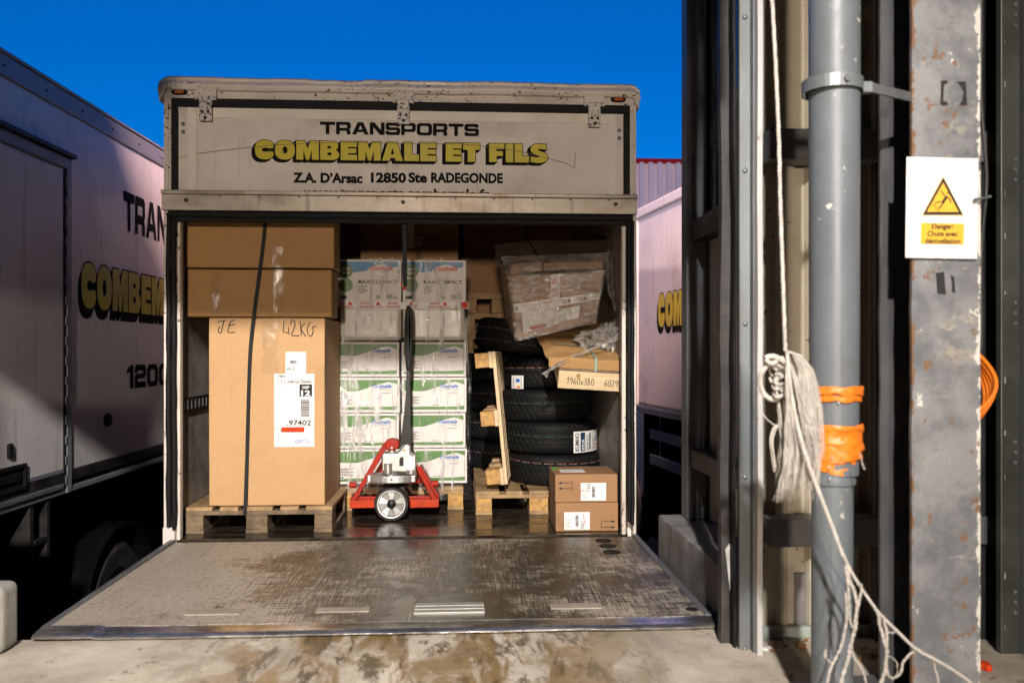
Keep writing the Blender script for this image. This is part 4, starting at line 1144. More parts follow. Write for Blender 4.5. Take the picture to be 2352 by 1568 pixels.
for txt, u0, u1, vb in (('Danger:', 2139, 2189, 525), ('Chute avec', 2129, 2198, 542), ('dénivellation', 2124, 2204, 558.5)):
    mb = MB(); a = P(u0, vb, y=SYp)
    vs, fs, wd = font_mesh(txt, 0.012)
    k = (P(u1, vb, y=SYp).x - a.x) / wd
    vs, fs, wd = font_mesh(txt, 0.024)
    put(mb, vs, fs, flat((a.x, SYp - 0.0026, a.z), (k, 0, 0), (0, 0, 0.0140 / CAP)))
    mb.build('lettering', M['print_dark'], sg)
fr = MB()
for a, b in (((2103, 393), (2104, 564)), ((2103, 564), (2224, 566)), ((2224, 395), (2224, 566)), ((2103, 393), (2224, 395))):
    p0, p1 = P(*a, y=SYp), P(*b, y=SYp); p0.y = p1.y = SYp - 0.0008
    fr.cyl(p0, p1, 0.0004, n=4)
fr.build('frame_line', M['print_grey'], sg)
mb = MB()
for a, b in (((2213, 388), (2220, 377)), ((2220, 377), (2227, 388)), ((2213, 388), (2227, 388))):
    p0, p1 = P(*a, y=SYp), P(*b, y=SYp); p0.y = p1.y = SYp - 0.001
    mb.cyl(p0, p1, 0.0006, n=4)
mb.build('corner_mark', plain('lilac', (0.45, 0.46, 0.72)), sg)

# cable along the column edge with a tie
def P3(u, v, y): return P(u, v, y=y)
pts = [P3(2253, -30, 2.43), P3(2254, 90, 2.43), P3(2252, 180, 2.43), P3(2255, 260, 2.425), P3(2261, 330, 2.42), P3(2266, 400, 2.415), P3(2264, 458, 2.41), P3(2258, 520, 2.42), P3(2254, 600, 2.43), P3(2254, 800, 2.44)]
o = MB().tube(smooth_line(pts, 8), 0.0048, 8).build('black_cable', M['rubber_dry'], smooth=True)
tag(o, 'thin dark cable running down the column edge past the sign', 'cable')
o = MB().tube(smooth_line([P3(2237, 459, 2.375), P3(2252, 456, 2.378), P3(2264, 455, 2.40), P3(2275, 451, 2.41)], 6), 0.0042, 8).build('cable_tie', M['galva'], smooth=True)
tag(o, 'short grey cable tie at the edge of the danger sign', 'cable tie')
# orange cable coil behind the column
coil = thing('cable_coil', 'coil of orange cable hanging on the column edge', 'cable', P3(2262, 975, 2.46))
for k, (wx, top, bot) in enumerate(((38, 803, 950), (34, 812, 962), (28, 818, 970), (20, 824, 974), (12, 830, 978))):
    pts = [P3(2236 + wx * math.sin(math.pi * t) ** 0.8 * (1 if t < 2 else 1) + 14 * math.sin(math.pi * t), top + (bot - top) * (t ** 0.9), 2.44 + 0.012 * k) for t in [i / 16 for i in range(17)]]
    MB().tube(pts, 0.0062, 8).build('cable_loop', M['orange_cable'], coil, smooth=True)

# perforated upright at the far side of the column
up = thing('perforated_upright', 'dark perforated steel upright with small slots beyond the scuffed column', 'upright', (1.88, 2.87, DZ))
ua, ub = P(2299, 1000, y=2.87).x, P(2344, 1000, y=2.87).x
M['slot_pale'] = plain('slot_pale', (0.30, 0.31, 0.30))
M['upright'] = pm('upright', (0.075, 0.078, 0.070), 0.45, 0.4, var=0.2, scale=4, dirt=((0.03, 0.03, 0.025), 0.5, 5))
MB().box((ua, 2.87, DZ), (ub, 2.90, 3.2)).build('profile', M['upright'], up, bevel=0.004)
MB().box((ub + 0.001, 2.84, DZ), (ub + 0.35, 2.95, 3.2)).build('side_sheet', M['galva'], up, bevel=0.004)
z = 0.05
i = 0
while z < 2.4:
    if i % 4 != 2:
        MB().box((ua + 0.012, 2.8685, z), (ua + 0.016, 2.8698, z + rnd.uniform(0.008, 0.026))).build('slot', M['slot_pale' if i % 3 else 'galva'], up)
    if i % 3 == 0:
        for dz in (0.0, 0.035, 0.07):
            MB().cyl((ub - 0.020, 2.866, z + 0.06 + dz), (ub - 0.020, 2.8698, z + 0.06 + dz), 0.006, n=10).build('screw', M['galva'], up)
    z += 0.17 + rnd.uniform(-0.03, 0.03); i += 1

# ------------------------------------------------------------------ downpipe
pc = P(1916, 800, y=2.33)
PXc, PYc = pc.x, pc.y
dp = thing('downpipe', 'grey plastic downpipe mended with orange tape', 'pipe', (PXc, PYc, DZ))
zj = P(1905, 1108, y=2.3).z
q = Matrix.Translation((PXc, PYc, 0))
MB().lathe([(0.0, zj + 0.02), (0.064, zj + 0.02), (0.066, zj + 0.4), (0.068, 2.0), (0.069, 4.8)], 40, q).build('upper_pipe', M['pipe_grey'], dp, smooth=True)
q2 = Matrix.Translation((PXc - 0.006, PYc, 0))
MB().lathe([(0.055, DZ), (0.055, zj + 0.03)], 40, q2).build('lower_pipe', M['pipe_grey'], dp, smooth=True)
MB().lathe([(0.056, zj - 0.008), (0.0605, zj - 0.006), (0.062, zj + 0.004), (0.0605, zj + 0.012), (0.060, zj + 0.03), (0.0585, zj + 0.031)], 40, q2).build('socket', M['pipe_grey'], dp, smooth=True)
def tape(z0, z1, r, tag_, n=70, rows=14, xo=0.0):
    mb = MB()
    def f(s, t):
        a = 2 * math.pi * s; z = z0 + (z1 - z0) * t
        rr = r(t) + 0.0045 * noise.noise(Vector((math.cos(a) * 2.2, math.sin(a) * 2.2, z * 60))) + 0.003 * noise.noise(Vector((math.cos(a) * 5, math.sin(a) * 5, z * 120)))
        ze = z + 0.010 * noise.noise(Vector((math.cos(a) * 1.5, math.sin(a) * 1.5, t * 4))) * (1 if 0.02 < t < 0.98 else 0.5)
        return Vector((PXc + xo + rr * math.cos(a), PYc + rr * math.sin(a), ze))
    mb.grid(n, rows, f)
    return mb.build('orange_tape', M['orange_tape'], dp, smooth=True)
zt0, zt1 = P(1915, 922, y=2.27).z, P(1915, 890, y=2.27).z
tape(zt0, zt0 + (zt1 - zt0) * 0.42, lambda t: 0.072 - 0.004 * abs(2 * t - 1) ** 3, 'a', rows=6)
tape(zt0 + (zt1 - zt0) * 0.45, zt1 + 0.003, lambda t: 0.076 - 0.006 * abs(2 * t - 1) ** 3, 'a', rows=8)
zq0, zq1 = P(1915, 1092, y=2.27).z, P(1915, 976, y=2.27).z
hh = zq1 - zq0
tape(zq0 + hh * 0.48, zq1, lambda t: 0.0735 + 0.002 * math.sin(t * 9) - 0.003 * (t > 0.95), 'b', rows=14)
tape(zq0 + hh * 0.30, zq0 + hh * 0.50, lambda t: 0.072, 'b', rows=6)
tape(zq0, zq0 + hh * 0.32, lambda t: 0.062 + 0.006 * t, 'b', rows=9, xo=-0.004)
for uu, vv, rr in ((1926, 925, 0.0035), (1904, 1072, 0.003), (1906, 1098, 0.003), (1912, 1050, 0.003)):
    p = P(uu, vv, y=PYc - 0.070)
    MB().lathe([(0.0, rr), (rr * 0.7, rr * 0.7), (rr, 0)], 10, Matrix.Translation(p) @ Matrix.Rotation(R(90), 4, 'X')).build('screw', M['white_strip'], dp, smooth=True)
# clamp ring and its bracket to the column
zc = P(1916, 188, y=2.28).z
cr = MB().lathe([(0.0775, zc - 0.017), (0.0805, zc - 0.017), (0.0805, zc + 0.017), (0.0775, zc + 0.017)], 40, Matrix.Translation((PXc - 0.006, PYc, 0)), True).build('pipe_clamp', M['galva'], dp, smooth=False)
MB().box((PXc + 0.070, PYc - 0.012, zc - 0.015), (PXc + 0.105, PYc + 0.012, zc + 0.016)).build('clamp_lug', M['galva'], cr, bevel=0.003)
MB().cyl((PXc - 0.002, PYc - 0.088, zc), (PXc - 0.002, PYc - 0.074, zc), 0.008, n=8).build('clamp_bolt', M['galva_dark'], cr)
MB().hexa([(PXc + 0.104, PYc, zc - 0.013), (PXc + 0.104, PYc - 0.008, zc - 0.013), (1.276, 2.402, zc - 0.013), (1.276, 2.411, zc - 0.013), (PXc + 0.104, PYc, zc + 0.013), (PXc + 0.104, PYc - 0.008, zc + 0.013), (1.276, 2.402, zc + 0.013), (1.276, 2.411, zc + 0.013)]).build('clamp_arm', M['galva_dark'], cr)
a = Vector((1.285, PYc + 0.09, zc - 0.02)); b = Vector((1.15, PYc + 0.20, zc - 0.30))
# ------------------------------------------------------------------ rope hanging beside the pipe
rope = thing('frayed_rope', 'frayed off-white rope hanging in a knotted tassel beside the downpipe', 'rope', P(1800, 1000, y=2.2))
RY = 2.19
def helix(pts, r, strands, sr, turns, name, mat='rope'):
    c = smooth_line(pts, 14); n = len(c)
    for k in range(strands):
        out = []
        for i, p in enumerate(c):
            t = (c[min(i + 1, n - 1)] - c[max(i - 1, 0)]).normalized()
            a = t.cross(Vector((0, 1, 0))); a.normalize(); b = t.cross(a)
            g = 2 * math.pi * (turns * i / n + k / strands)
            out.append(p + (a * math.cos(g) + b * math.sin(g)) * r)
        MB().tube(out, sr, 7).build(name, M[mat], rope, smooth=True)
helix([P3(1770, -60, 2.28), P3(1777, 60, 2.27), P3(1783, 180, 2.26), P3(1789, 320, 2.25), P3(1792, 450, 2.24), P3(1797, 600, 2.22), P3(1801, 720, 2.20), P3(1804, 805, RY)], 0.0028, 3, 0.0034, 40, 'strand')
# loops of the knot
def wob(p, s): return p + Vector((rnd.uniform(-s, s), rnd.uniform(-s, s), rnd.uniform(-s, s)))
def loop(uvs, y, r, name='strand', s=0.0, k=7):
    pts = [wob(P3(u, v, y + (q[0] if q else 0)), s) for (u, v, *q) in uvs]
    return MB().tube(smooth_line(pts, k), r, 7).build(name, M['rope'], rope, smooth=True)
helix([P3(1806, 838, RY), P3(1786, 828, RY + .01), P3(1766, 838, RY), P3(1750, 855, RY - .01), P3(1745, 875, RY), P3(1752, 900, RY + .01), P3(1768, 915, RY), P3(1786, 918, RY - .01)], 0.0030, 3, 0.0036, 9, 'strand')
loop([(1756, 822), (1775, 818), (1795, 826), (1812, 840)], RY - 0.01, 0.007)
loop([(1758, 824), (1770, 834), (1785, 830)], RY - 0.02, 0.006)
for k in range(16):
    c_u, c_v = rnd.uniform(1778, 1812), rnd.uniform(832, 905)
    a0 = rnd.uniform(0, 6.28); rr = rnd.uniform(7, 20)
    loop([(c_u + rr * math.cos(a0 + t), c_v + rr * 0.8 * math.sin(a0 + t), 0.02 * math.sin(t * 1.3 + k)) for t in [j * 0.6 for j in range(9)]], RY - 0.01 + 0.002 * k, rnd.uniform(0.0022, 0.0042), k=4)
loop([(1748, 905), (1746, 925), (1752, 950), (1768, 968), (1788, 980), (1800, 985)], RY, 0.0016)
loop([(1786, 975), (1776, 985), (1770, 1010), (1774, 1050), (1779, 1082)], RY, 0.0028)
loop([(1787, 975), (1780, 990), (1774, 1015), (1778, 1050), (1781, 1075)], RY - 0.01, 0.0022)
# frayed ends: wisps of fine threads falling from the knot
def wisps(us, vs, w, n_w, n_t, y, name):
    mb = MB(); m = len(us)
    for k in range(n_w):
        o = rnd.uniform(-1, 1); s1, s2 = rnd.uniform(0, 90), rnd.uniform(0, 90)
        dy = rnd.uniform(-0.03, 0.03); ln = rnd.uniform(0.55, 1.0)
        ctr = []
        for j in range(22):
            t = j / 21 * ln; i = t * (m - 1); q = min(m - 2, int(i)); f_ = i - q
            u = us[q] * (1 - f_) + us[q + 1] * f_; v = vs[q] * (1 - f_) + vs[q + 1] * f_; ww = w[q] * (1 - f_) + w[q + 1] * f_
            ctr.append((u + o * ww + 9 * t * noise.noise(Vector((t * 4, s1, 0))) + 5 * t * noise.noise(Vector((t * 11, s2, 0))), v, y + dy * (0.3 + t)))
        for r_ in range(n_t):
            a0 = rnd.uniform(0, 6.28); sp = rnd.uniform(0.3, 1.0); s3 = rnd.uniform(0, 90)
            cut = 22 - int(rnd.random() ** 2 * 7)
            pts = []
            for j, (u, v, yy) in enumerate(ctr[:cut]):
                t = j / 21
                e = 2.2 + 11 * t * t
                pts.append(P3(u + sp * e * math.cos(a0) + 4 * t * noise.noise(Vector((t * 9, s3, 3))), v + rnd.uniform(-.6, .6), yy + 0.002 * e * sp * math.sin(a0)))
            r0 = rnd.uniform(0.00045, 0.0009)
            mb.tube(pts, [r0] * (len(pts) - 3) + [r0 * .8, r0 * .6, r0 * .3], 4, False)
    o_ = mb.build(name, M['rope_fray'], rope, smooth=True); o_['kind'] = 'stuff'
wisps([1806, 1830, 1850, 1858, 1860, 1858, 1852, 1846, 1842], [806, 815, 850, 900, 950, 1000, 1060, 1110, 1165], [3, 10, 17, 22, 25, 30, 36, 40, 38], 44, 9, RY, 'tassel_threads')
wisps([1812, 1818, 1826, 1836, 1842, 1840, 1835, 1828], [840, 880, 930, 980, 1030, 1080, 1120, 1160], [8, 16, 24, 34, 44, 46, 46, 44], 34, 8, RY - 0.02, 'tassel_threads')
wisps([1800, 1796, 1800, 1808, 1815, 1812, 1806], [845, 890, 940, 985, 1030, 1075, 1110], [14, 20, 16, 20, 26, 30, 30], 14, 7, RY + 0.01, 'tassel_threads')
# the tail that leaves the tassel and splits towards the floor
helix([P3(1808, 810, RY - .02), P3(1812, 860, RY - .03), P3(1822, 930, RY - .03), P3(1840, 1010, RY - .04), P3(1862, 1080, RY - .05), P3(1885, 1140, RY - .06), P3(1912, 1210, RY - .07), P3(1934, 1270, RY - .08), P3(1952, 1308, RY - .085)], 0.0026, 3, 0.0031, 22, 'strand')
helix([P3(1952, 1308, RY - .085), P3(1985, 1360, RY - .09), P3(2020, 1408, RY - .10), P3(2060, 1448, RY - .11), P3(2105, 1490, RY - .12), P3(2150, 1515, RY - .13), P3(2200, 1545, RY - .14), P3(2260, 1590, RY - .15)], 0.0018, 3, 0.0023, 16, 'strand')
def fall(uv, y0, r, dy=0.0):
    """a loosely twisted two-ply strand"""
    m = len(uv)
    pts = [P3(u + rnd.uniform(-1.5, 1.5), v, y0 + dy * i / m) for i, (u, v) in enumerate(uv)]
    sp = smooth_line(pts, 9)
    s1 = rnd.uniform(0, 50)
    for k in (0, 1):
        q = []
        for i, p in enumerate(sp):
            g = i * 0.8 + math.pi * k
            q.append(p + Vector((r * 0.55 * math.cos(g) + 0.004 * noise.noise(Vector((i * 0.13, s1, 0))), r * 0.55 * math.sin(g), 0)))
        MB().tube(q, [r * (0.62 + 0.22 * noise.noise(Vector((i * 0.4, s1, k)))) for i in range(len(q))], 6).build('strand', M['rope'], rope, smooth=True)
    mb = MB()
    for i in range(2, len(sp) - 2, 3):
        p = sp[i]; d = Vector((rnd.uniform(-1, 1), rnd.uniform(-.5, .5), rnd.uniform(-.8, .4)))
        mb.tube([p, p + d * 0.004, p + d * 0.007 + Vector((0, 0, -0.003))], [0.0005, 0.0004, 0.0002], 3, False)
    o_ = mb.build('fibre_fuzz', M['rope_fray'], rope); o_['kind'] = 'stuff'
Yb = RY - 0.09
fall([(1938, 1275), (1944, 1300), (1948, 1335), (1942, 1365), (1945, 1400), (1940, 1450), (1933, 1480), (1920, 1512), (1905, 1545), (1898, 1590)], Yb, 0.0030)
fall([(1950, 1305), (1952, 1330), (1962, 1355), (1970, 1380), (1968, 1420), (1960, 1450), (1953, 1480), (1948, 1510), (1938, 1550), (1930, 1600)], Yb - .004, 0.0042)
fall([(1942, 1300), (1948, 1340), (1950, 1385), (1949, 1420), (1957, 1440)], Yb - .008, 0.0026)
fall([(1979, 1340), (1976, 1370), (1972, 1395), (1966, 1425), (1960, 1450)], Yb - .008, 0.0028)
fall([(1957, 1460), (1956, 1490), (1962, 1510), (1980, 1530), (1988, 1560), (1996, 1600)], Yb - .01, 0.0026)
fall([(2005, 1390), (2018, 1415), (2022, 1440), (2030, 1470), (2036, 1500), (2034, 1530), (2028, 1560), (2015, 1600)], Yb - .015, 0.0040)
fall([(2028, 1412), (2032, 1430), (2036, 1450), (2038, 1480), (2034, 1520), (2038, 1545), (2052, 1556), (2068, 1545), (2075, 1520), (2090, 1500), (2112, 1490)], Yb - .018, 0.0030)
fall([(2038, 1450), (2048, 1452), (2062, 1448)], Yb - .018, 0.0020)
fall([(2140, 1510), (2150, 1535), (2154, 1560), (2160, 1590)], Yb - .03, 0.0022)
fall([(2042, 1505), (2056, 1515), (2062, 1530), (2058, 1550), (2050, 1562)], Yb + .05, 0.0014)
fall([(1975, 1040), (1980, 1060), (1988, 1078)], RY - 0.02, 0.0014)

# dry leaves on the dock floor
def leaf_mesh():
    mb = MB()
    out = []
    for i in range(20):
        a = 2 * math.pi * i / 20
        r = 0.5 + 0.5 * abs(math.sin(a * 2.5)) ** 1.5
        out.append(Vector((r * math.cos(a), r * math.sin(a) * 0.8, 0.25 * math.sin(a * 2) * r + 0.12 * r * r)))
    mb.add([Vector((0, 0, 0.02))] + out, [(0, i + 1, (i + 1) % 20 + 1) for i in range(20)])
    return mb
lm = leaf_mesh().mesh('dry_leaf', M['leaf_dry'])
LS = [(1772, 1478), (1790, 1472), (1803, 1480), (1815, 1470), (1830, 1478), (1842, 1486), (1776, 1490), (1850, 1470), (1812, 1548), (1992, 1500), (2005, 1510), (1985, 1492), (2022, 1505), (2035, 1516), (1980, 1512), (2010, 1495)]
for i, (uu, vv) in enumerate(LS):
    p = P(uu, vv, z=DZ + 0.008)
    o = bpy.data.objects.new('dry_leaf', lm); col.objects.link(o)
    o.location = p; s = rnd.uniform(0.014, 0.026); o.scale = (s, s, s)
    o.rotation_euler = (rnd.uniform(-.5, .5), rnd.uniform(-.5, .5), rnd.uniform(0, 6.28))
    tag(o, 'small dry brown leaf lying on the dock floor by the cladding wall', 'leaf', 'dry leaves at the wall foot')
o = MB().prism([(p.x + 0.018 * math.cos(R(t)) * (1 + .3 * math.sin(R(3 * t))), p.y + 0.03 * math.sin(R(t)), p.z) for p in [P(2262, 1535, z=DZ)] for t in range(0, 360, 30)], (0, 0, 0.02)).build('orange_scrap', M['sticker_red'], bevel=0.004, fix=True)
tag(o, 'small orange-red scrap on the floor beside the column foot', 'scrap')
for uu, vv, s in ((1187, 1441, 0.022), (1100, 1443, 0.012), (1256, 1440, 0.012), (1760, 1492, 0.02), (1700, 1476, 0.03)):
    p = P(uu, vv, z=DZ)
    mb = MB().prism([(p.x + s * math.cos(R(t)) * rnd.uniform(.6, 1.2), p.y + s * .6 * math.sin(R(t)), DZ + 0.0005) for t in range(0, 360, 40)], (0, 0, 0.008))
    o = mb.build('paper_scrap', M['paper'], bevel=0.002, fix=True)
    tag(o, {1187: 'white paper scrap under the tail lift lip, the largest there', 1100: 'tiny white scrap under the tail lift lip nearer the tread plate', 1256: 'tiny white scrap under the tail lift lip towards the kerb', 1760: 'white scrap at the foot of the white edge strip', 1700: 'flat white scrap before the rubber post foot'}[uu], 'scrap', 'white scraps on the dock floor')

# ------------------------------------------------------------------ pallets
def make_pallet(label, loc, rot=None, mats=('wood', 'wood', 'wood_end'), W=0.8, L=1.2):
    """W across (x), L in depth (y), base at z = 0"""
    t = thing('wooden_pallet', label, 'pallet', loc, rot, local=True, group='wooden pallets in the truck')
    gapw = [0.145, 0.10, 0.145, 0.10, 0.145]; x = 0; sp = (W - sum(gapw)) / 4
    for wd in gapw:
        MB().box((x, rnd.uniform(0, 0.012), 0.1225), (x + wd, L, 0.1435 + rnd.uniform(-.001, .001))).build('deck_board', M[mats[0]], t, bevel=0.003)
        x += wd + sp
    for yy in (0.0, L / 2 - 0.0725, L - 0.145):
        MB().box((0, yy + 0.002, 0.1005), (W, yy + 0.143, 0.1222)).build('stringer_board', M[mats[1]], t, bevel=0.002)
    for xx, bw in ((0.0, 0.10), (W / 2 - 0.0725, 0.10 if W < .79 else 0.12), (W - 0.10, 0.10)):
        MB().box((xx, 0.0, 0.0), (xx + bw, L, 0.0215)).build('base_board', M[mats[1]], t, bevel=0.002)
        for yy in (0.003, L / 2 - 0.0725, L - 0.145):
            MB().box((xx + 0.002, yy, 0.0217), (xx + bw - 0.002, yy + 0.142, 0.1003)).build('block', M[mats[2] if yy < 0.1 else mats[1]], t, bevel=0.003)
    return t
make_pallet('worn wooden pallet under the tall cardboard box', (-1.512, 4.87, 0), None, ('wood', 'wood_grey', 'wood_grey'))
make_pallet('wooden pallet under the white carton stack behind the red pallet jack', (-0.785, 5.52, 0), None, ('wood', 'wood', 'wood_end'))
make_pallet('empty-fronted wooden pallet beneath the tyre stack', (0.09, 5.33, 0), None, ('wood', 'wood', 'wood_end'))
# leaning pallet: on end, boards upright towards the tyres, beams towards the cartons
lean = thing('wooden_pallet', 'bright wooden pallet standing on end, leaning beside the tyres', 'pallet', P(1166, 1117, y=5.34) + Vector((-0.02, 0, 0.012)), (0, R(-5.5), R(-6)), local=True, group='wooden pallets in the truck')
LH, LW = 0.82, 0.70
for k in range(5):
    MB().box((0, 0.004 + k * 0.148, 0.0 + 0.004 * (k % 2)), (0.022, 0.004 + k * 0.148 + 0.10, LH - 0.003 * (k % 3))).build('deck_board', M['wood_pale'], lean, bevel=0.003)
for z0 in (0.0, LH / 2 - 0.05, LH - 0.10):
    MB().box((-0.0225, 0.0, z0), (-0.0005, LW, z0 + 0.10)).build('stringer_board', M['wood_pale'], lean, bevel=0.003)
    for k, y0 in enumerate((0.0, LW / 2 - 0.07, LW - 0.14)):
        MB().box((-0.108, y0, z0 + 0.006), (-0.0230, y0 + 0.14, z0 + 0.096)).build('block', M['wood_end' if k == 0 else 'wood'], lean, bevel=0.004)

# ------------------------------------------------------------------ cardboard boxes on the worn pallet
def carton(name, label, a, b, mat, group=None, bevel=0.006, cat='box', bulge=0.0):
    t = thing(name, label, cat, ((a[0] + b[0]) / 2, a[1], a[2]), group=group)
    mb = MB()
    mb.box(a, b)
    o = mb.build('body', M[mat], t, bevel=bevel, seg=3)
    bm = bmesh.new(); bm.from_mesh(o.data)
    bmesh.ops.subdivide_edges(bm, edges=bm.edges[:], cuts=9, use_grid_fill=True)
    c = Vector(((a[0] + b[0]) / 2, (a[1] + b[1]) / 2, (a[2] + b[2]) / 2)); sd = a[0] * 7 + a[2] * 3
    h = Vector((abs(b[0] - a[0]) / 2, abs(b[1] - a[1]) / 2, abs(b[2] - a[2]) / 2))
    for v in bm.verts:
        d = v.co - c
        k = [1 - abs(d[i]) / h[i] for i in range(3)]        # 0 on that face pair
        edge = sorted(k)[1]
        amt = min(1, edge * 3) * 0.0035 * (0.6 + noise.noise(v.co * 3 + Vector((sd, 0, 0)))) + 0.003 * (1 - min(1, edge * 3)) * max(0, noise.noise(v.co * 6 + Vector((0, sd, 0))))
        for i in range(3):
            if k[i] < 1e-4: v.co[i] -= math.copysign(max(0, amt), d[i])
    bm.to_mesh(o.data); bm.free()
    o.data.polygons.foreach_set('use_smooth', [True] * len(o.data.polygons)); o.data.set_sharp_from_angle(angle=R(40))
    return t
BY = 4.90
big = carton('cardboard_box', 'tall light cardboard box with shipping labels and handwritten 42KG', (-1.392, BY, 0.146), (-0.757, 5.50, 1.186), 'kraft', 'brown cardboard boxes')
def on_big(mb, name, mat): return mb.build(name, M[mat], big)
on_big(uv_rect(MB(), 602, 736, 640, 860, BY), 'packing_tape', 'tape_clear')
on_big(uv_rect(uv_rect(MB(), 656, 808, 703, 858, BY), 630, 858, 722, 981, BY, 0.0012), 'shipping_label', 'paper')
on_big(uv_rect(MB(), 630, 982, 722, 1026, BY, 0.0012), 'shipping_label', 'paper')
on_big(uv_rect(MB(), 688, 882, 717, 910, BY, 0.0024), 'department_box', 'print_dark')
mb = MB(); uv_text(mb, 'DEP', 695, 711, 892, 886, BY, 0.0042, 0.03); uv_text(mb, '12', 692, 713, 908, 896, BY, 0.0042, 0.04); on_big(mb, 'lettering', 'paper')
mb = MB()
v = 917.0
while v < 957:
    hgt = rnd.choice((0.7, 0.9, 1.4, 2.0)); uv_rect(mb, 691, v, 711, min(957, v + hgt), BY, 0.0024); v += hgt + rnd.choice((0.6, 0.9, 1.3))
on_big(mb, 'barcode', 'print_dark')
mb = MB()
u = 667.0
while u < 682:
    hgt = rnd.choice((0.5, 0.8, 1.2)); uv_rect(mb, u, 827, u + hgt, 835, BY, 0.0024); u += hgt + rnd.choice((0.5, 0.8))
on_big(mb, 'barcode', 'print_dark')
mb = MB()
uv_text(mb, 'FR12', 660, 676, 850, 844, BY, 0.004, 0.02); uv_text(mb, '.TEN', 636, 654, 866, 861, BY, 0.004, 0.03)
uv_text(mb, 'C.C.L Unet Le Chateau', 637, 716, 879, 872, BY, 0.004, 0.02); uv_text(mb, '.97402', 659, 715, 976, 964, BY, 0.004, 0.02)
uv_text(mb, 'T', 643, 648, 991, 985, BY, 0.004, 0.03)
on_big(mb, 'lettering', 'print_dark')
mb = MB()
for v0, v1, u0, u1 in ((811, 811.6, 659, 683), (814, 814.5, 662, 676), (817, 817.5, 662, 679), (820, 820.5, 664, 680), (838, 838.4, 660, 700), (1000, 1000.5, 633, 672), (1003, 1003.5, 633, 668), (1006, 1006.5, 633, 660), (1009, 1009.4, 633, 666), (1012, 1012.5, 633, 656), (1015, 1015.4, 633, 664), (998, 998.4, 678, 712), (990, 990.4, 700, 720), (883, 883.5, 637, 660), (963, 963.6, 637, 643), (886, 886.3, 637, 676), (960, 960.3, 637, 676)):
    uv_rect(mb, u0, v0, u1, v1 + 0.3, BY, 0.0024)
on_big(mb, 'fine_print', 'print_grey')
on_big(uv_rect(MB(), 647, 980.5, 699, 991.5, BY, 0.003), 'red_sticker', 'sticker_red')
mb = MB(); uv_text(mb, 'DOCUMENTS', 662, 684, 985.5, 983.3, BY, 0.0048, 0.02); uv_text(mb, 'ci inclus', 666, 680, 989.6, 987.2, BY, 0.0048, 0.01)
for a in ((647, 980.3, 699, 981.2), (647, 990.8, 699, 991.7), (647, 981.2, 648, 990.8), (698, 981.2, 699, 990.8)): uv_rect(mb, *a, BY, 0.0042)
on_big(mb, 'sticker_print', 'print_dark')
mb = MB(); uv_text(mb, 'GEFCO', 678, 710, 1017, 1009, BY, 0.004, 0.01); uv_rect(mb, 677, 1005, 711, 1005.8, BY, 0.0024); uv_rect(mb, 677, 1020, 711, 1020.8, BY, 0.0024)
on_big(mb, 'lettering', 'print_blue')
mb = MB(); f = P(500, 766, y=BY); pen_text(mb, 'JE', (f.x, BY - 0.0015, f.z), X_, Z_, 0.100, 0.072, 0.0052)
on_big(mb, 'handwriting', 'print_dark'); mb = MB()
f = P(650, 772, y=BY); pen_text(mb, '4qKG', (f.x, BY - 0.0015, f.z), X_, Z_, 0.185, 0.085, 0.0052)
on_big(mb, 'handwriting', 'print_dark')
up1 = carton('cardboard_box', 'wide brown cardboard box lying on the tall light box', (-1.508, 4.885, 1.190), (-0.715, 5.12, 1.455), 'kraft_dark', 'brown cardboard boxes', bevel=0.012)
up2 = carton('cardboard_box', 'wide brown cardboard box uppermost in the stack under the truck roof', (-1.512, 4.88, 1.461), (-0.702, 5.12, 2.05), 'kraft_dark', 'brown cardboard boxes', bevel=0.010)
uv_rect(MB(), 624, 566, 650, 614, 4.88).build('packing_tape', M['tape_clear'], up2)
uv_rect(MB(), 628, 618, 652, 725, 4.885).build('packing_tape', M['tape_clear'], up1)
uv_rect(MB(), 484, 622, 506, 722, 4.885).build('packing_tape', M['tape_clear'], up1)
# strap over the stack
pts = [P3(610, 500, 4.86), P3(604, 560, 4.862), P3(594, 640, 4.864), P3(584, 715, 4.87), P3(575, 800, 4.882), P3(571, 900, 4.884), P3(567, 1050, 4.884), P3(563, 1163, 4.862), P3(563, 1180, 4.868)]
sp = smooth_line(pts, 6); mb = MB(); vs = []
for p in sp: vs += [p + Vector((-0.0095, 0, 0)), p + Vector((0.0095, 0, 0)), p + Vector((0.0095, 0.0012, 0)), p + Vector((-0.0095, 0.0012, 0))]
fs = []
for i in range(len(sp) - 1):
    for k in range(4): fs.append((4 * i + k, 4 * i + (k + 1) % 4, 4 * i + 4 + (k + 1) % 4, 4 * i + 4 + k))
o = mb.add(vs, fs).build('black_strap', M['strap'], fix=True)
tag(o, 'flat black strap pulled down over the brown boxes', 'strap')
# cartons hidden behind the tall box, against the offside wall
for i, z0 in enumerate((0.15, 0.40, 0.65, 0.90)):
    t = carton('storage_carton', ('lowest', 'second', 'third', 'topmost')[i] + ' pale carton in the column behind the tall cardboard box', (-1.43, 5.52, z0), (-0.95, 6.0, z0 + 0.243), 'carton_white', 'pale cartons behind the tall box', 0.004)

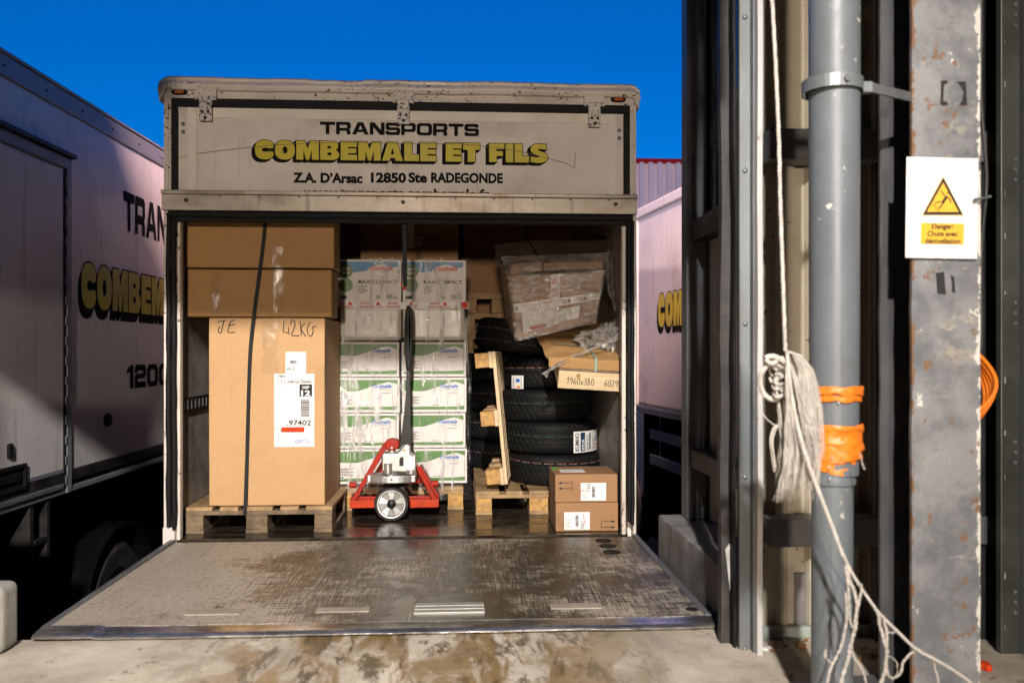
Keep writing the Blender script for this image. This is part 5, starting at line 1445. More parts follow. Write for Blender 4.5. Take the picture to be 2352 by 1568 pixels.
# ------------------------------------------------------------------ white carton stack
CW, CH, CD, SYf = 0.412, 0.2235, 0.40, 5.545
def wave(x0, x1, f0, f1, n=20):
    a = [(x0 + (x1 - x0) * i / n, f0((i / n))) for i in range(n + 1)]
    b = [(x0 + (x1 - x0) * i / n, f1((i / n))) for i in range(n, -1, -1)]
    return a + b
def strip_mesh(mb, x0, x1, f0, f1, y, n=20):
    vs = []
    for i in range(n + 1):
        x = x0 + (x1 - x0) * i / n
        vs += [(x, y, f0(i / n)), (x, y, f1(i / n))]
    mb.add(vs, [(2 * i, 2 * i + 2, 2 * i + 3, 2 * i + 1) for i in range(n)])
    return mb
def green_carton(label):
    t = thing('white_carton', label, 'carton', (0, 0, 0), local=True, group='white and green cartons on the middle pallet')
    MB().box((0.002, 0, 0.001), (CW - 0.002, CD, CH - 0.002)).build('body', M['carton_white'], t, bevel=0.004)
    x0, x1, z0, z1 = 0.016, CW - 0.016, 0.020, CH - 0.016
    top = lambda s: z1 - 0.062 - 0.010 * math.sin(s * 5.2 + 0.4) + (0.040 * max(0, (s - 0.35) / 0.5) if s < 0.85 else 0.040 - 0.10 * (s - 0.85))
    mb = strip_mesh(MB(), x0, x1, top, lambda s: z1, -0.0008)
    mb.build('green_band', M['carton_green'], t)
    strip_mesh(MB(), x0, x1, lambda s: z0, lambda s: z0 + 0.012 + 0.012 * s + 0.003 * math.sin(s * 6), -0.0008).build('green_band', M['carton_green'], t)
    mb = MB()
    for a, b in (((x0, z0), (x1, z0)), ((x1, z0), (x1, z1)), ((x1, z1), (x0, z1)), ((x0, z1), (x0, z0))):
        mb.cyl((a[0], -0.001, a[1]), (b[0], -0.001, b[1]), 0.0008, n=4)
    mb.build('border_line', M['print_dark'], t)
    cl_ = lambda s: z1 - 0.050 + 0.026 * math.sin(math.pi * min(1, s * 1.05))
    strip_mesh(MB(), 0.235, 0.362, lambda s: z1 - 0.066 + 0.012 * math.sin(math.pi * s), cl_, -0.0016).build('logo_cloud', M['carton_white'], t)
    mb = MB(); write(mb, 'Ouatinelle', (0.240, -0.0026, z1 - 0.050), X_, Z_, 0.118, 0.024, 0.032, 0.35); mb.build('lettering', M['print_blue'], t)
    mb = MB()
    ribbon(mb, [(0.235 + 0.127 * i / 14, z1 - 0.069 + 0.012 * math.sin(math.pi * i / 14)) for i in range(15)], 0.0016, lambda a, b: Vector((a, -0.0022, b)))
    for i in range(5):
        mb.box((0.028, -0.0018, 0.098 - i * 0.0105), (0.028 + 0.085 - 0.018 * (i % 2), -0.001, 0.102 - i * 0.0105))
    mb.box((0.030, -0.0018, 0.038), (0.038, -0.001, 0.046)); mb.box((0.042, -0.0018, 0.038), (0.052, -0.001, 0.048))
    mb.box((0.20, -0.0018, 0.045), (0.212, -0.001, 0.050)); mb.box((0.22, -0.0018, 0.046), (0.238, -0.001, 0.049)); mb.box((0.30, -0.0018, z1 - 0.083), (0.355, -0.001, z1 - 0.080))
    mb.build('fine_print', M['print_dark'], t)
    return t
rows = ('lowest row', 'second row from below', 'third row from below', 'topmost green row')
zs = [0.160, 0.386, 0.612, 0.838]
first = None
for r in range(4):
    for c in range(2):
        lab = 'white carton with green band, %s, %s' % (rows[r], 'on the brown box side' if c == 0 else 'on the leaning pallet side')
        x = (-0.800, -0.378)[c] + (0.006, -0.004, 0.002, -0.002)[r]
        loc = (x, SYf + rnd.uniform(0, 0.012) + (0.012 if c else 0), zs[r]); rot = (0, 0, rnd.uniform(-0.02, 0.02))
        if first is None:
            first = green_carton(lab); first.location = loc; first.rotation_euler = rot
        else:
            copy_thing(first, loc, rot, lab)
for c in range(2):
    for b in (0,):
        for r in range(4):
            pass
# soft white packs wrapped in film above
for c, x in enumerate((-0.775, -0.372)):
    mb = MB(); mb.box((x, 5.56, 1.068), (x + 0.395, 5.95, 1.290))
    o = mb.build('tissue_pack', M['tissue'], bevel=0.03, seg=5)
    tag(o, 'soft white film-wrapped pack above the green cartons, ' + ('brown box side' if c == 0 else 'tyre side'), 'pack', 'white packs in the carton stack')
# top pair of cartons
def maxi(label, loc, flipped=False):
    t = thing('white_carton', label, 'carton', loc, local=True, group='blue-topped cartons on the stack')
    wd, ht = 0.406, 0.285
    MB().box((0.002, 0, 0), (wd - 0.002, CD, ht)).build('body', M['carton_white'], t, bevel=0.004)
    x0, x1, z0, z1 = 0.006, wd - 0.022, 0.03, ht - 0.014
    strip_mesh(MB(), x0, x1, lambda s: z1 - 0.062 + 0.020 * s - 0.010 * math.sin(s * 4 + .5), lambda s: z1, -0.0008).build('blue_band', M['carton_blue'], t)
    for cx, cz, ra, rb in ((0.055, z1 - 0.058, 0.046, 0.042), (0.055, z1 - 0.148, 0.046, 0.044)):
        MB().add([Vector((cx + ra * math.cos(R(a)), -0.0016, cz + rb * math.sin(R(a)))) for a in range(0, 360, 15)], [tuple(range(24))]).build('green_disc', M['leaf_green'], t)
    MB().box((0.035, -0.0026, z1 - 0.078), (0.078, -0.0018, z1 - 0.040)).build('count_label', M['carton_white'], t)
    mb = MB(); write(mb, '500', (0.037, -0.0034, z1 - 0.068), X_, Z_, 0.038, 0.020, 0.02)
    write(mb, 'MAXI COMPACT', (0.135, -0.002, z1 - 0.138), X_, Z_, 0.245, 0.024, 0.02)
    for i in range(6): mb.box((0.138, -0.0018, z1 - 0.155 - i * 0.0088), (0.138 + 0.058 - 0.012 * (i % 3), -0.001, z1 - 0.152 - i * 0.0088))
    mb.box((0.02, -0.0018, z0 + 0.006), (0.062, -0.001, z0 + 0.026)); mb.build('lettering', M['print_dark'], t)
    strip_mesh(MB(), 0.19, 0.36, lambda s: z1 - 0.076 + 0.016 * math.sin(math.pi * s), lambda s: z1 - 0.052 + 0.036 * math.sin(math.pi * s), -0.0016).build('logo_cloud', M['carton_white'], t)
    mb = MB(); write(mb, 'Ouatinelle', (0.205, -0.0026, z1 - 0.055), X_, Z_, 0.145, 0.030, 0.028, 0.35); mb.build('lettering', M['print_pink'], t)
    mb = MB()
    ribbon(mb, [(0.19 + 0.17 * i / 14, z1 - 0.078 + 0.016 * math.sin(math.pi * i / 14)) for i in range(15)], 0.0016, lambda a, b: Vector((a, -0.0022, b)))
    mb.box((0.245, -0.0018, z0 + 0.006), (0.272, -0.001, z0 + 0.030)); mb.box((0.310, -0.0018, z0 + 0.006), (0.350, -0.001, z0 + 0.036)); mb.box((0.355, -0.0018, z0 + 0.006), (0.38, -0.001, z0 + 0.02))
    mb.build('product_print', M['print_grey'], t)
    return t
maxi('white carton with blue band, MAXI COMPACT print, next to the brown boxes', (-0.782, 5.548, 1.296))
maxi('white carton with blue band, MAXI COMPACT print, behind the pull strap', (-0.372, 5.552, 1.296))
# printed security tape round the top cartons
st = thing('security_tape', 'white security tape with red print round the top cartons', 'tape', (-0.37, 5.54, 1.29))
mb = MB()
def f(s, t): 
    x = -0.79 + 0.835 * s
    return Vector((x, 5.536 + 0.003 * noise.noise(Vector((x * 20, t, 0))), 1.272 + 0.045 * t - 0.006 * math.sin(s * 3.1) + 0.008 * (s < 0.05) * (1 - t)))
mb.grid(50, 2, f); mb.build('band', M['paper'], st)
mb = MB()
for x, tx in ((-0.785, 'BANDE'), (-0.63, 'BANDE'), (-0.46, 'BANDE'), (-0.195, 'BANDE')):
    write(mb, tx, (x, 5.530, 1.298), X_, Z_, 0.06, 0.012, 0.03); write(mb, 'GARANTIE', (x - 0.01, 5.530, 1.277), X_, Z_, 0.085, 0.012, 0.03)
for x in (-0.71, -0.535, -0.325, -0.115):
    write(mb, 'gb groupe', (x - 0.02, 5.530, 1.277), X_, Z_, 0.065, 0.010, 0.02)
    mb.add([(x, 5.530, 1.291), (x + 0.028, 5.530, 1.291), (x + 0.024, 5.530, 1.303), (x + 0.006, 5.530, 1.315)], [(0, 1, 2, 3)])
mb.box((0.0, 5.529, 1.275), (0.042, 5.530, 1.314))
mb.build('red_print', M['print_red'], st)
# barcode label stuck askew on a carton
bl = thing('barcode_label', 'white barcode label stuck askew on the green carton edge', 'label', P(785, 905, y=5.53))
ang = R(-38)
ex = Vector((math.cos(ang), 0, math.sin(ang))); ez = Vector((-math.sin(ang), 0, math.cos(ang)))
o0 = P(772, 905, y=5.531)
MB().add([o0 + ex * a + ez * b for a, b in ((-.01, -.02), (0.085, -.02), (0.085, 0.055), (-.01, 0.055))], [(0, 1, 2, 3)]).build('sheet', M['paper'], bl)
mb = MB(); x = 0.012
while x < 0.075:
    wd = rnd.choice((0.0015, 0.0025, 0.004)); mb.add([o0 + Vector((0, -.001, 0)) + ex * a + ez * b for a, b in ((x, 0.012), (x + wd, 0.012), (x + wd, 0.046), (x, 0.046))], [(0, 1, 2, 3)]); x += wd + rnd.choice((.0015, .003))
write(mb, '080 980', o0 + Vector((0, -.001, 0)) + ez * -0.008, ex, ez, 0.055, 0.012, 0.02)
mb.build('barcode', M['print_dark'], bl)
# stretch film round the stack
def film_front():
    mb = MB()
    def f(s, t):
        # wraps the front and both flanks
        z = 0.06 + 1.53 * t
        path = [(-0.822, 5.85), (-0.822, 5.54), (-0.812, 5.530), (0.058, 5.528), (0.066, 5.54), (0.066, 5.85)]
        i = s * 5; k = min(4, int(i)); u = i - k
        x = path[k][0] * (1 - u) + path[k + 1][0] * u; y = path[k][1] * (1 - u) + path[k + 1][1] * u
        nn = noise.noise(Vector((x * 12, y * 12, z * 3))) * 0.004 + noise.noise(Vector((x * 35, y * 20, z * 6))) * 0.0025
        return Vector((x, y - abs(nn) - 0.004, z))
    mb.grid(100, 90, f)
    return mb
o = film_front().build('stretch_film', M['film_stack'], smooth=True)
tag(o, 'clear stretch film wrapped round the white carton stack', 'film')
# ------------------------------------------------------------------ pallet jack
JY = 5.20
jk = thing('pallet_jack', 'red pallet jack with black handle and silver pump before the white cartons', 'pallet jack', P(900, 1192, y=JY))
def J(u, v, y=JY): return P(u, v, y=y)
def uvprism(pts, y, d, name, mat, bevel=0.004, parent=None):
    return MB().prism([J(u, v, y) for u, v in pts], (0, d, 0)).build(name, M[mat], parent or jk, bevel=bevel, fix=True)
# two steering wheels side by side along the axle in depth
for k, yy in enumerate((JY - 0.02, JY + 0.06)):
    c = J(900, 1155, JY); 
    q = Matrix.Translation((c.x, yy, 0.102)) @ Matrix.Rotation(R(90), 4, 'X')
    wh = MB().lathe([(0.080, -0.024), (0.097, -0.024), (0.1015, -0.017), (0.102, 0), (0.1015, 0.017), (0.097, 0.024), (0.080, 0.024), (0.080, -0.024)], 48, q).build('wheel', M['jack_black'], jk, smooth=True)
    if k == 0:
        MB().lathe([(0.074, 0.018), (0.0765, 0.026), (0.082, 0.027), (0.084, 0.022), (0.080, -0.02), (0.074, -0.02)], 48, q).build('rim', M['rim'], wh, smooth=True)
        MB().lathe([(0.0, 0.004), (0.074, 0.004)], 48, q).build('disc', M['rim_grey'], wh)
        for i in range(10):
            a0, a1 = R(36 * i + 3), R(36 * i + 33)
            tilt = 0.010 if i % 2 else 0.017
            pr = [(0.026, a0, 0.006), (0.073, a0, 0.008), (0.073, a1, tilt), (0.026, a1, 0.010)]
            MB().add([q @ Vector((r * math.cos(a), r * math.sin(a), h)) for r, a, h in pr] + [q @ Vector((r * math.cos(a), r * math.sin(a), 0.0)) for r, a, h in pr], [(0, 1, 2, 3), (4, 7, 6, 5), (0, 4, 5, 1), (1, 5, 6, 2), (2, 6, 7, 3), (3, 7, 4, 0)]).build('spoke_plate', M['rim' if i % 2 == 0 else 'rim_grey'], wh, fix=True)
        MB().lathe([(0.0, 0.028), (0.018, 0.027), (0.026, 0.020), (0.027, 0.004)], 28, q).build('hub_cap', M['jack_black'], wh, smooth=True)
MB().box((J(870, 1150).x, JY + 0.005, 0.14), (J(930, 1150).x, JY + 0.035, 0.20)).build('wheel_fork', M['steel_dark'], jk, bevel=0.006)
# base bars of the fork frame, low across the front
YF = JY + 0.07
uvprism([(803, 1149), (868, 1148), (868, 1166), (803, 1167)], YF - 0.03, 0.012, 'base_bar', 'jack_orange')
uvprism([(942, 1147), (1008, 1147), (1008, 1165), (942, 1166)], YF - 0.03, 0.012, 'base_bar', 'jack_orange')
MB().box((J(803, 1150, YF).x, YF + 0.03, 0.085), (J(1008, 1150, YF).x, YF + 0.05, 0.125)).build('cross_member', M['jack_red'], jk, bevel=0.005)
# triangular frame
uvprism([(880, 1018), (893, 1008), (899, 1012), (817, 1150), (805, 1150)], YF, 0.010, 'frame_strut', 'jack_red')
uvprism([(953, 1068), (960, 1068), (1005, 1146), (993, 1149)], YF, 0.010, 'frame_strut', 'jack_red')
uvprism([(884, 1020), (893, 1014), (826, 1135), (818, 1142)], YF + 0.011, 0.12, 'frame_plate', 'jack_red', 0.003)
uvprism([(962, 1072), (967, 1071), (1009, 1140), (1004, 1142)], YF + 0.011, 0.12, 'frame_plate', 'jack_red', 0.003)
uvprism([(885, 1045), (952, 1045), (975, 1110), (845, 1110)], YF + 0.17, 0.012, 'back_plate', 'jack_red', 0.003)
for u0, v0, s in ((811, 1113, -1), (999, 1110, 1)):
    p = J(u0, v0, YF + 0.03)
    MB().cyl((p.x - 0.02, p.y, p.z), (p.x + 0.02, p.y, p.z), 0.019, n=18).build('pivot_barrel', M['jack_red'], jk, smooth=True, bevel=0.003)
for u0, s in ((825, 1), (985, -1)):
    MB().tube(smooth_line([J(u0, 1148, YF + .05), J(u0 + 4 * s, 1136, YF + .05), J(u0 + 10 * s, 1126, YF + .05)], 5), 0.006, 8).build('link_rod', M['steel_dark'], jk, smooth=True)
# forks under the pallet
for xx in (-0.66, -0.30):
    MB().box((xx, YF + 0.10, 0.055), (xx + 0.155, 6.5, 0.095)).build('fork', M['jack_red'], jk, bevel=0.006)
# silver turntable plate and pump
c = J(900, 1100, JY)
mb = MB()
pl = [(J(845, 1097).x, JY - 0.05)] + [(c.x + 0.15 * math.sin(R(a)), JY + 0.0 - 0.085 * math.cos(R(a))) for a in range(-55, 60, 12)] + [(J(955, 1097).x, JY - 0.05), (J(955, 1097).x, JY + 0.09), (J(845, 1097).x, JY + 0.09)]
z0, z1 = J(900, 1109, JY - .06).z, J(900, 1092, JY - .06).z
tp = MB().prism([(a, b, z0) for a, b in pl], (0, 0, z1 - z0)).build('turntable_plate', M['silver'], jk, bevel=0.006, fix=True)
p = J(899, 1101, JY - 0.085)
MB().cyl((p.x, JY - 0.092, p.z), (p.x, JY - 0.078, p.z), 0.007, n=12).build('plate_screw', M['galva_dark'], tp)
px_ = J(898, 1070).x
MB().lathe([(0.040, J(898, 1092).z), (0.052, J(898, 1092).z), (0.052, J(898, 1087).z), (0.044, J(898, 1085).z), (0.044, J(898, 1080).z)], 32, Matrix.Translation((px_, JY, 0))).build('pump_collar', M['silver'], jk, smooth=True)
zb_, zt_ = J(900, 1085).z, J(900, 1041).z
pump = uvprism([(877, 1083), (877, 1045), (879, 1041), (910, 1041), (921, 1032), (928, 1021), (938, 1019), (943, 1025), (943, 1042), (948, 1047), (955, 1048), (956, 1070), (954, 1080), (935, 1084)], JY - 0.045, 0.10, 'pump_body', 'silver', 0.008)
MB().cyl((J(893, 1080).x, JY - 0.05, zb_ - 0.002), (J(893, 1080).x, JY - 0.05, J(900, 1063, JY - .05).z), 0.024, n=24).build('valve_barrel', M['silver'], pump, smooth=True, bevel=0.004)
MB().cyl((J(945, 1080).x, JY - 0.035, J(945, 1086).z), (J(945, 1080).x, JY - 0.035, J(945, 1076).z), 0.030, n=24).build('cylinder_foot', M['silver'], pump, smooth=True, bevel=0.004)
uvprism([(917, 1070), (917, 1055), (920, 1049), (926, 1049), (927, 1053), (927, 1070)], JY - 0.0465, 0.0015, 'pump_window', 'jack_black', 0, pump)
p = J(930, 1031)
MB().cyl((p.x, JY - 0.056, p.z), (p.x, JY - 0.044, p.z), 0.0125, n=20).build('pivot_pin', M['rim'], pump, smooth=True)
MB().cyl((p.x, JY - 0.060, p.z), (p.x, JY - 0.0565, p.z), 0.0075, n=20).build('pin_cap', M['kraft'], pump)
p = J(936, 1022)
MB().cyl((p.x, JY - 0.052, p.z), (p.x, JY - 0.044, p.z), 0.006, n=12).build('bolt', M['rim'], pump)
# piston with red cap
pcx = J(900, 1030).x
MB().lathe([(0.0215, zt_ - 0.005), (0.0215, J(900, 1030).z)], 24, Matrix.Translation((pcx, JY + 0.01, 0))).build('piston', M['silver'], jk, smooth=True)
rc = uvprism([(884, 1030), (884, 1016), (888, 1010), (900, 1008), (915, 1011), (918, 1022), (914, 1030), (906, 1034), (890, 1034)], JY - 0.03, 0.09, 'top_cap', 'jack_red', 0.010)
p = J(900, 1028, JY - .03)
MB().cyl((p.x, JY - 0.036, p.z), (p.x, JY - 0.03, p.z), 0.0055, n=12).build('cap_bolt', M['rim'], rc)
# handle: wide foot, flat shaft, loop grip seen edge-on
hd = uvprism([(913, 1034), (921, 1005), (925, 975), (928, 955), (932, 900), (934, 850), (942, 850), (943, 900), (943, 950), (945, 1000), (945, 1036), (938, 1020), (930, 1018)], JY - 0.02, 0.035, 'handle', 'jack_black', 0.004)
gp = [J(938, 855), J(935, 838), J(932, 800), J(932, 750), J(934, 718), J(938, 704), J(942, 712), J(944, 735), J(944, 790), J(941, 835), J(939, 855)]
MB().tube(smooth_line(gp, 5), 0.0085, 10).build('grip', M['jack_black'], hd, smooth=True)
MB().tube(smooth_line([J(938, 712), J(937, 760), J(938, 850)], 5), 0.0115, 10).build('grip_core', M['jack_black'], hd, smooth=True)

# pull strap of the roller door
ps = thing('pull_strap', 'black pull strap hanging from the door seal before the white cartons', 'strap', P(929, 662, y=4.74))
a = P(923, 505, y=4.74); b = P(929, 660, y=4.74)
MB().prism([(a.x, 4.735, a.z), (a.x + 0.026, 4.735, a.z), (b.x + 0.015, 4.735, b.z + 0.01), (b.x + 0.006, 4.735, b.z), (b.x - 0.007, 4.735, b.z + 0.004)], (0, 0.006, 0)).build('webbing', M['strap'], ps, bevel=0.002, fix=True)
p = P(930, 662, y=4.74)
MB().lathe([(0.0, 0.012), (0.007, 0.009), (0.009, 0), (0.007, -0.008), (0, -0.01)], 12, Matrix.Translation((p.x, 4.738, p.z - 0.003))).build('red_tip', M['print_red'], ps, smooth=True)
p2 = P(925, 630, y=4.74)
MB().box((p2.x - 0.012, 4.7335, p.z + 0.015), (p2.x - 0.002, 4.7345, p.z + 0.03)).build('stitching', M['print_red'], ps)

# ------------------------------------------------------------------ tyres
def tyre_profile(r=0.305, w=0.205, ri=0.20):
    h = w / 2; p = [(ri, -h * 0.62), (ri + 0.012, -h * 0.75), (ri + 0.045, -h * 0.98), (r - 0.045, -h), (r - 0.016, -h * 0.88), (r - 0.004, -h * 0.74)]
    g = 0.007
    for c in (-0.45, 0.0, 0.45):
        p += [(r, h * (c - 0.09)), (r - g, h * (c - 0.06)), (r - g, h * (c + 0.06)), (r, h * (c + 0.09))]
    p += [(r - 0.004, h * 0.74), (r - 0.016, h * 0.88), (r - 0.045, h), (ri + 0.045, h * 0.98), (ri + 0.012, h * 0.75), (ri, h * 0.62)]
    return p
tyre_me = MB().lathe(tyre_profile(), 72)
tyre_me_data = None
def tyre(label, loc, rot, stripes, r=1.0):
    global tyre_me_data
    t = thing('car_tyre', label, 'tyre', loc, rot, local=True, group='black tyres stacked in the truck')
    if tyre_me_data is None:
        o = tyre_me.build('tread', M['tyre'], t, smooth=True); tyre_me_data = o.data
    else:
        o = bpy.data.objects.new('tread', tyre_me_data); col.objects.link(o); o.parent = t
    for zz, mt in stripes:
        mb = MB(); n = 120
        for i in range(n):
            if (i * 7) % 5 == 0: continue
            a0, a1 = 2 * math.pi * i / n, 2 * math.pi * (i + 0.8) / n
            mb.add([Vector((0.3056 * math.cos(a), 0.3056 * math.sin(a), z)) for a, z in ((a0, zz), (a1, zz), (a1, zz + 0.0035), (a0, zz + 0.0035))], [(0, 1, 2, 3)])
        s_ = mb.build('colour_stripe', M[mt], t); s_['kind'] = 'stuff'
    return t
M['stripe_green'] = plain('stripe_green', (0.03, 0.12, 0.04)); M['stripe_white'] = plain('stripe_white', (0.24, 0.24, 0.23)); M['stripe_red'] = plain('stripe_red', (0.20, 0.03, 0.02))
M['stripe_pink'] = plain('stripe_pink', (0.16, 0.12, 0.13))
TX, TYy = 0.588, 5.745
tz = [0.25, 0.455, 0.66, 0.865]
tyre('lowest black tyre of the stack, red and white dashes, behind the small cartons', (TX + 0.03, TYy + 0.02, tz[0]), (R(1.5), R(-1), 1.2), ((0.045, 'stripe_white'), (0.051, 'stripe_red')))
t3 = tyre('black tyre with a large white maker label, second from below', (TX, TYy, tz[1]), (0, R(-1.2), 2.1), ((0.012, 'stripe_green'),))
tyre('black tyre with a thin green line, third from below', (TX - 0.022, TYy, tz[2]), (R(-1), R(-1.5), 0.6), ((0.015, 'stripe_green'),))
t1 = tyre('black tyre with a small label, just under the wooden crate', (TX + 0.0, TYy + 0.02, tz[3]), (0, R(1.0), 3.0), ((0.030, 'stripe_white'), (0.036, 'stripe_red')))
tyre('black tyre with pink lines tilted under the wrapped box', (0.40, 5.80, 1.085), (R(2), R(9), 0.3), ((0.03, 'stripe_pink'), (-0.045, 'stripe_pink')))
for i, z0 in enumerate((0.25, 0.46, 0.67, 0.88)):
    tyre(('lowest', 'second', 'third', 'uppermost')[i] + ' black tyre of the rear column in shade behind the leaning pallet', (0.30, 6.60, z0), (R(1), 0, i), ((0.02, 'stripe_pink'),))
# labels on the treads
def tyre_label(ctr, r, u0, u1, v0, v1, parent_label, build):
    """curved paper on a tread; a(u) angle, z(v)"""
    yf = ctr[1] - r
    def ang(u):
        # intersect the view ray with the tread cylinder
        d = ray(u, 900); ox, oy = -ctr[0], -ctr[1]
        A_ = d.x ** 2 + d.y ** 2; B_ = 2 * (ox * d.x + oy * d.y); C_ = ox ** 2 + oy ** 2 - r * r
        disc = B_ * B_ - 4 * A_ * C_
        k = (-B_ - math.sqrt(max(0, disc))) / (2 * A_)
        return math.atan2(d.y * k - ctr[1], d.x * k - ctr[0])
    a0, a1 = ang(u0), ang(u1)
    z0, z1 = P(u0, v1, y=yf).z, P(u0, v0, y=yf).z
    def fn(off): 
        return lambda s, t: Vector((ctr[0] + (r + off) * math.cos(a0 + (a1 - a0) * s), ctr[1] + (r + off) * math.sin(a0 + (a1 - a0) * s), z0 + (z1 - z0) * t))
    return fn
k1 = thing('tyre_label', 'large white maker label with bold black name on a tyre tread', 'label', P(1350, 1040, y=5.44))
fn = tyre_label((TX, TYy), 0.306, 1317, 1386, 992, 1041, '', None)
def sheetf(s, t): 
    p = fn(0.003)(s, t)
    if s > 0.85: p += Vector((0, -0.05 * (s - 0.85), 0.10 * (s - 0.85) * t))
    return p
MB().grid(24, 4, sheetf).build('sheet', M['paper'], k1)
def vtext(mb, txt, s0, s1, t0, t1, bold, off=0.005):
    vs, fs, wd = font_mesh(txt, bold)
    put(mb, vs, fs, lambda x, y: fn(off)(s1 - (y / CAP) * (s1 - s0), t0 + (x / wd) * (t1 - t0)))
mb = MB(); vtext(mb, 'KUMHO', 0.03, 0.13, 0.08, 0.92, 0.03); vtext(mb, '195/45 R15', 0.34, 0.41, 0.06, 0.80, 0.01)
for s0 in (0.56, 0.62, 0.68): vtext(mb, '||| || ||| |', s0, s0 + 0.035, 0.1, 0.7, 0.01)
mb.build('lettering', M['print_dark'], k1)
def patch(s0, s1, t0, t1, name, mat, off=0.0042): 
    MB().grid(6, 1, lambda a, b: fn(off)(s0 + (s1 - s0) * a, t0 + (t1 - t0) * b)).build(name, M[mat], k1)
M['navy'] = plain('navy', (0.02, 0.05, 0.10))
patch(0.17, 0.30, 0.05, 0.95, 'name_bar', 'navy'); patch(0.44, 0.49, 0.1, 0.9, 'name_bar', 'navy')
patch(0.74, 0.78, 0.45, 0.70, 'grade_bar', 'print_blue'); patch(0.80, 0.85, 0.55, 0.72, 'grade_bar', 'print_blue'); patch(0.78, 0.84, 0.12, 0.35, 'grade_bar', 'sign_yellow'); patch(0.85, 0.88, 0.12, 0.3, 'grade_bar', 'sticker_red')
mb = MB(); vtext(mb, 'SOLUS', 0.20, 0.27, 0.1, 0.6, 0.03, 0.0058); mb.build('lettering', M['paper'], k1)
k2 = thing('tyre_label', 'small white energy label on the tyre under the crate', 'label', P(1190, 893, y=5.55))
fn = tyre_label((TX, TYy + 0.02), 0.306, 1176, 1203, 863, 894, '', None)
MB().grid(8, 3, fn(0.003)).build('sheet', M['paper'], k2)
def patch2(s0, s1, t0, t1, name, mat): MB().grid(3, 1, lambda a, b: fn(0.0045)(s0 + (s1 - s0) * a, t0 + (t1 - t0) * b)).build(name, M[mat], k2)
patch2(0.42, 0.72, 0.50, 0.75, 'grade_bar', 'print_blue'); patch2(0.5, 0.72, 0.14, 0.26, 'grade_bar', 'sign_yellow'); patch2(0.5, 0.78, 0.06, 0.14, 'grade_bar', 'sticker_red'); patch2(0.15, 0.25, 0.1, 0.8, 'grade_bar', 'print_grey'); patch2(0.8, 0.88, 0.1, 0.9, 'grade_bar', 'print_grey')

# ------------------------------------------------------------------ two small cartons at the door edge
SY2 = 4.81
def small_box(label, z0, z1, x0, x1):
    t = thing('small_carton', label, 'carton', ((x0 + x1) / 2, SY2, z0), group='small brown cartons by the nearside wall')
    MB().box((x0, SY2, z0), (x1, SY2 + 0.34, z1)).build('body', M['kraft_brown'], t, bevel=0.005, seg=3)
    return t
def sx(u): return P(u, 1140, y=SY2).x
s_lo = small_box('small brown carton on the floor with 12G label, underneath another', 0.001, 0.160, 0.524, 0.874)
s_up = small_box('small brown carton with 12G label, stacked on another by the door seal', 0.162, 0.318, 0.522, 0.871)
X0 = 0.522
def sbox_decor(t, zc, flip, ztop=None):
    lab0 = X0 + (0.142 if not flip else 0.05); lw, lh = 0.142, 0.098
    zb0 = zc + 0.010
    MB().box((lab0, SY2 - 0.0016, zb0), (lab0 + lw, SY2 - 0.0006, zb0 + lh)).build('address_label', M['paper'], t)
    mb = MB()
    e1 = Vector((0, 0, 1)); e2 = Vector((-1, 0, 0))
    xx = lab0 + (0.052 if not flip else lw - 0.052)
    if not flip: write(mb, '12G', (xx, SY2 - 0.0026, zb0 + 0.054), Z_, -X_, 0.040, 0.018, 0.012)
    else: write(mb, '12G', (lab0 + lw - 0.048, SY2 - 0.0026, zb0 + 0.046), -Z_, X_, 0.040, 0.018, 0.012)
    bx = lab0 + 0.062; z = zb0 + 0.018
    while z < zb0 + 0.08:
        d = rnd.choice((0.0009, 0.0015, 0.0024)); mb.box((bx, SY2 - 0.0024, z), (bx + 0.018, SY2 - 0.0018, z + d)); z += d + rnd.choice((0.0009, 0.0016))
    for i in range(7): mb.box((lab0 + 0.008, SY2 - 0.0022, zb0 + 0.012 + i * 0.008), (lab0 + 0.030 + 0.01 * (i % 2), SY2 - 0.0018, zb0 + 0.0135 + i * 0.008))
    mb.build('label_print', M['print_dark'], t)
    mb = MB()
    # two arrows and a ground line, printed sideways
    ax, az = (X0 + 0.016, zc + 0.078) if not flip else (X0 + 0.335, zc + 0.022)
    s = 1 if not flip else -1
    for k in range(2):
        z = az + k * 0.032
        mb.box((ax + s * 0.012, SY2 - 0.0016, z - 0.0016), (ax + s * 0.072, SY2 - 0.0006, z + 0.0016))
        mb.prism([(ax, SY2 - 0.0006, z), (ax + s * 0.020, SY2 - 0.0006, z + 0.008), (ax + s * 0.020, SY2 - 0.0006, z - 0.008)], (0, -0.0012, 0))
    mb.box((ax + s * 0.076, SY2 - 0.0016, az - 0.012), (ax + s * 0.079, SY2 - 0.0006, az + 0.044))
    mb.build('arrow_print', M['print_dark'], t, fix=True)
    mb = MB()
    ribbon(mb, [(p.x, p.y) for p in smooth_line([(lab0 + (-0.012 if not flip else 0.107), zb0 + (0.030 if not flip else 0.088)), (lab0 + (0.0 if not flip else 0.110), zb0 + (0.052 if not flip else 0.06)), (lab0 + (0.018 if not flip else 0.118), zb0 + (0.062 if not flip else 0.03))], 5)], 0.003, lambda a, b: Vector((a, SY2 - 0.003, b)))
    mb.build('pen_stroke', M['print_red'], t)
sbox_decor(s_up, 0.162, False); sbox_decor(s_lo, 0.001, True)
MB().box((X0 + 0.04, SY2 + 0.08, 0.3185), (X0 + 0.18, SY2 + 0.2, 0.3195)).build('top_label', M['paper'], s_up)
MB().box((X0 + 0.006, SY2 + 0.2, 0.3185), (X0 + 0.036, SY2 + 0.26, 0.3192)).build('green_sticker', plain('sticker_green', (0.05, 0.55, 0.08)), s_up)
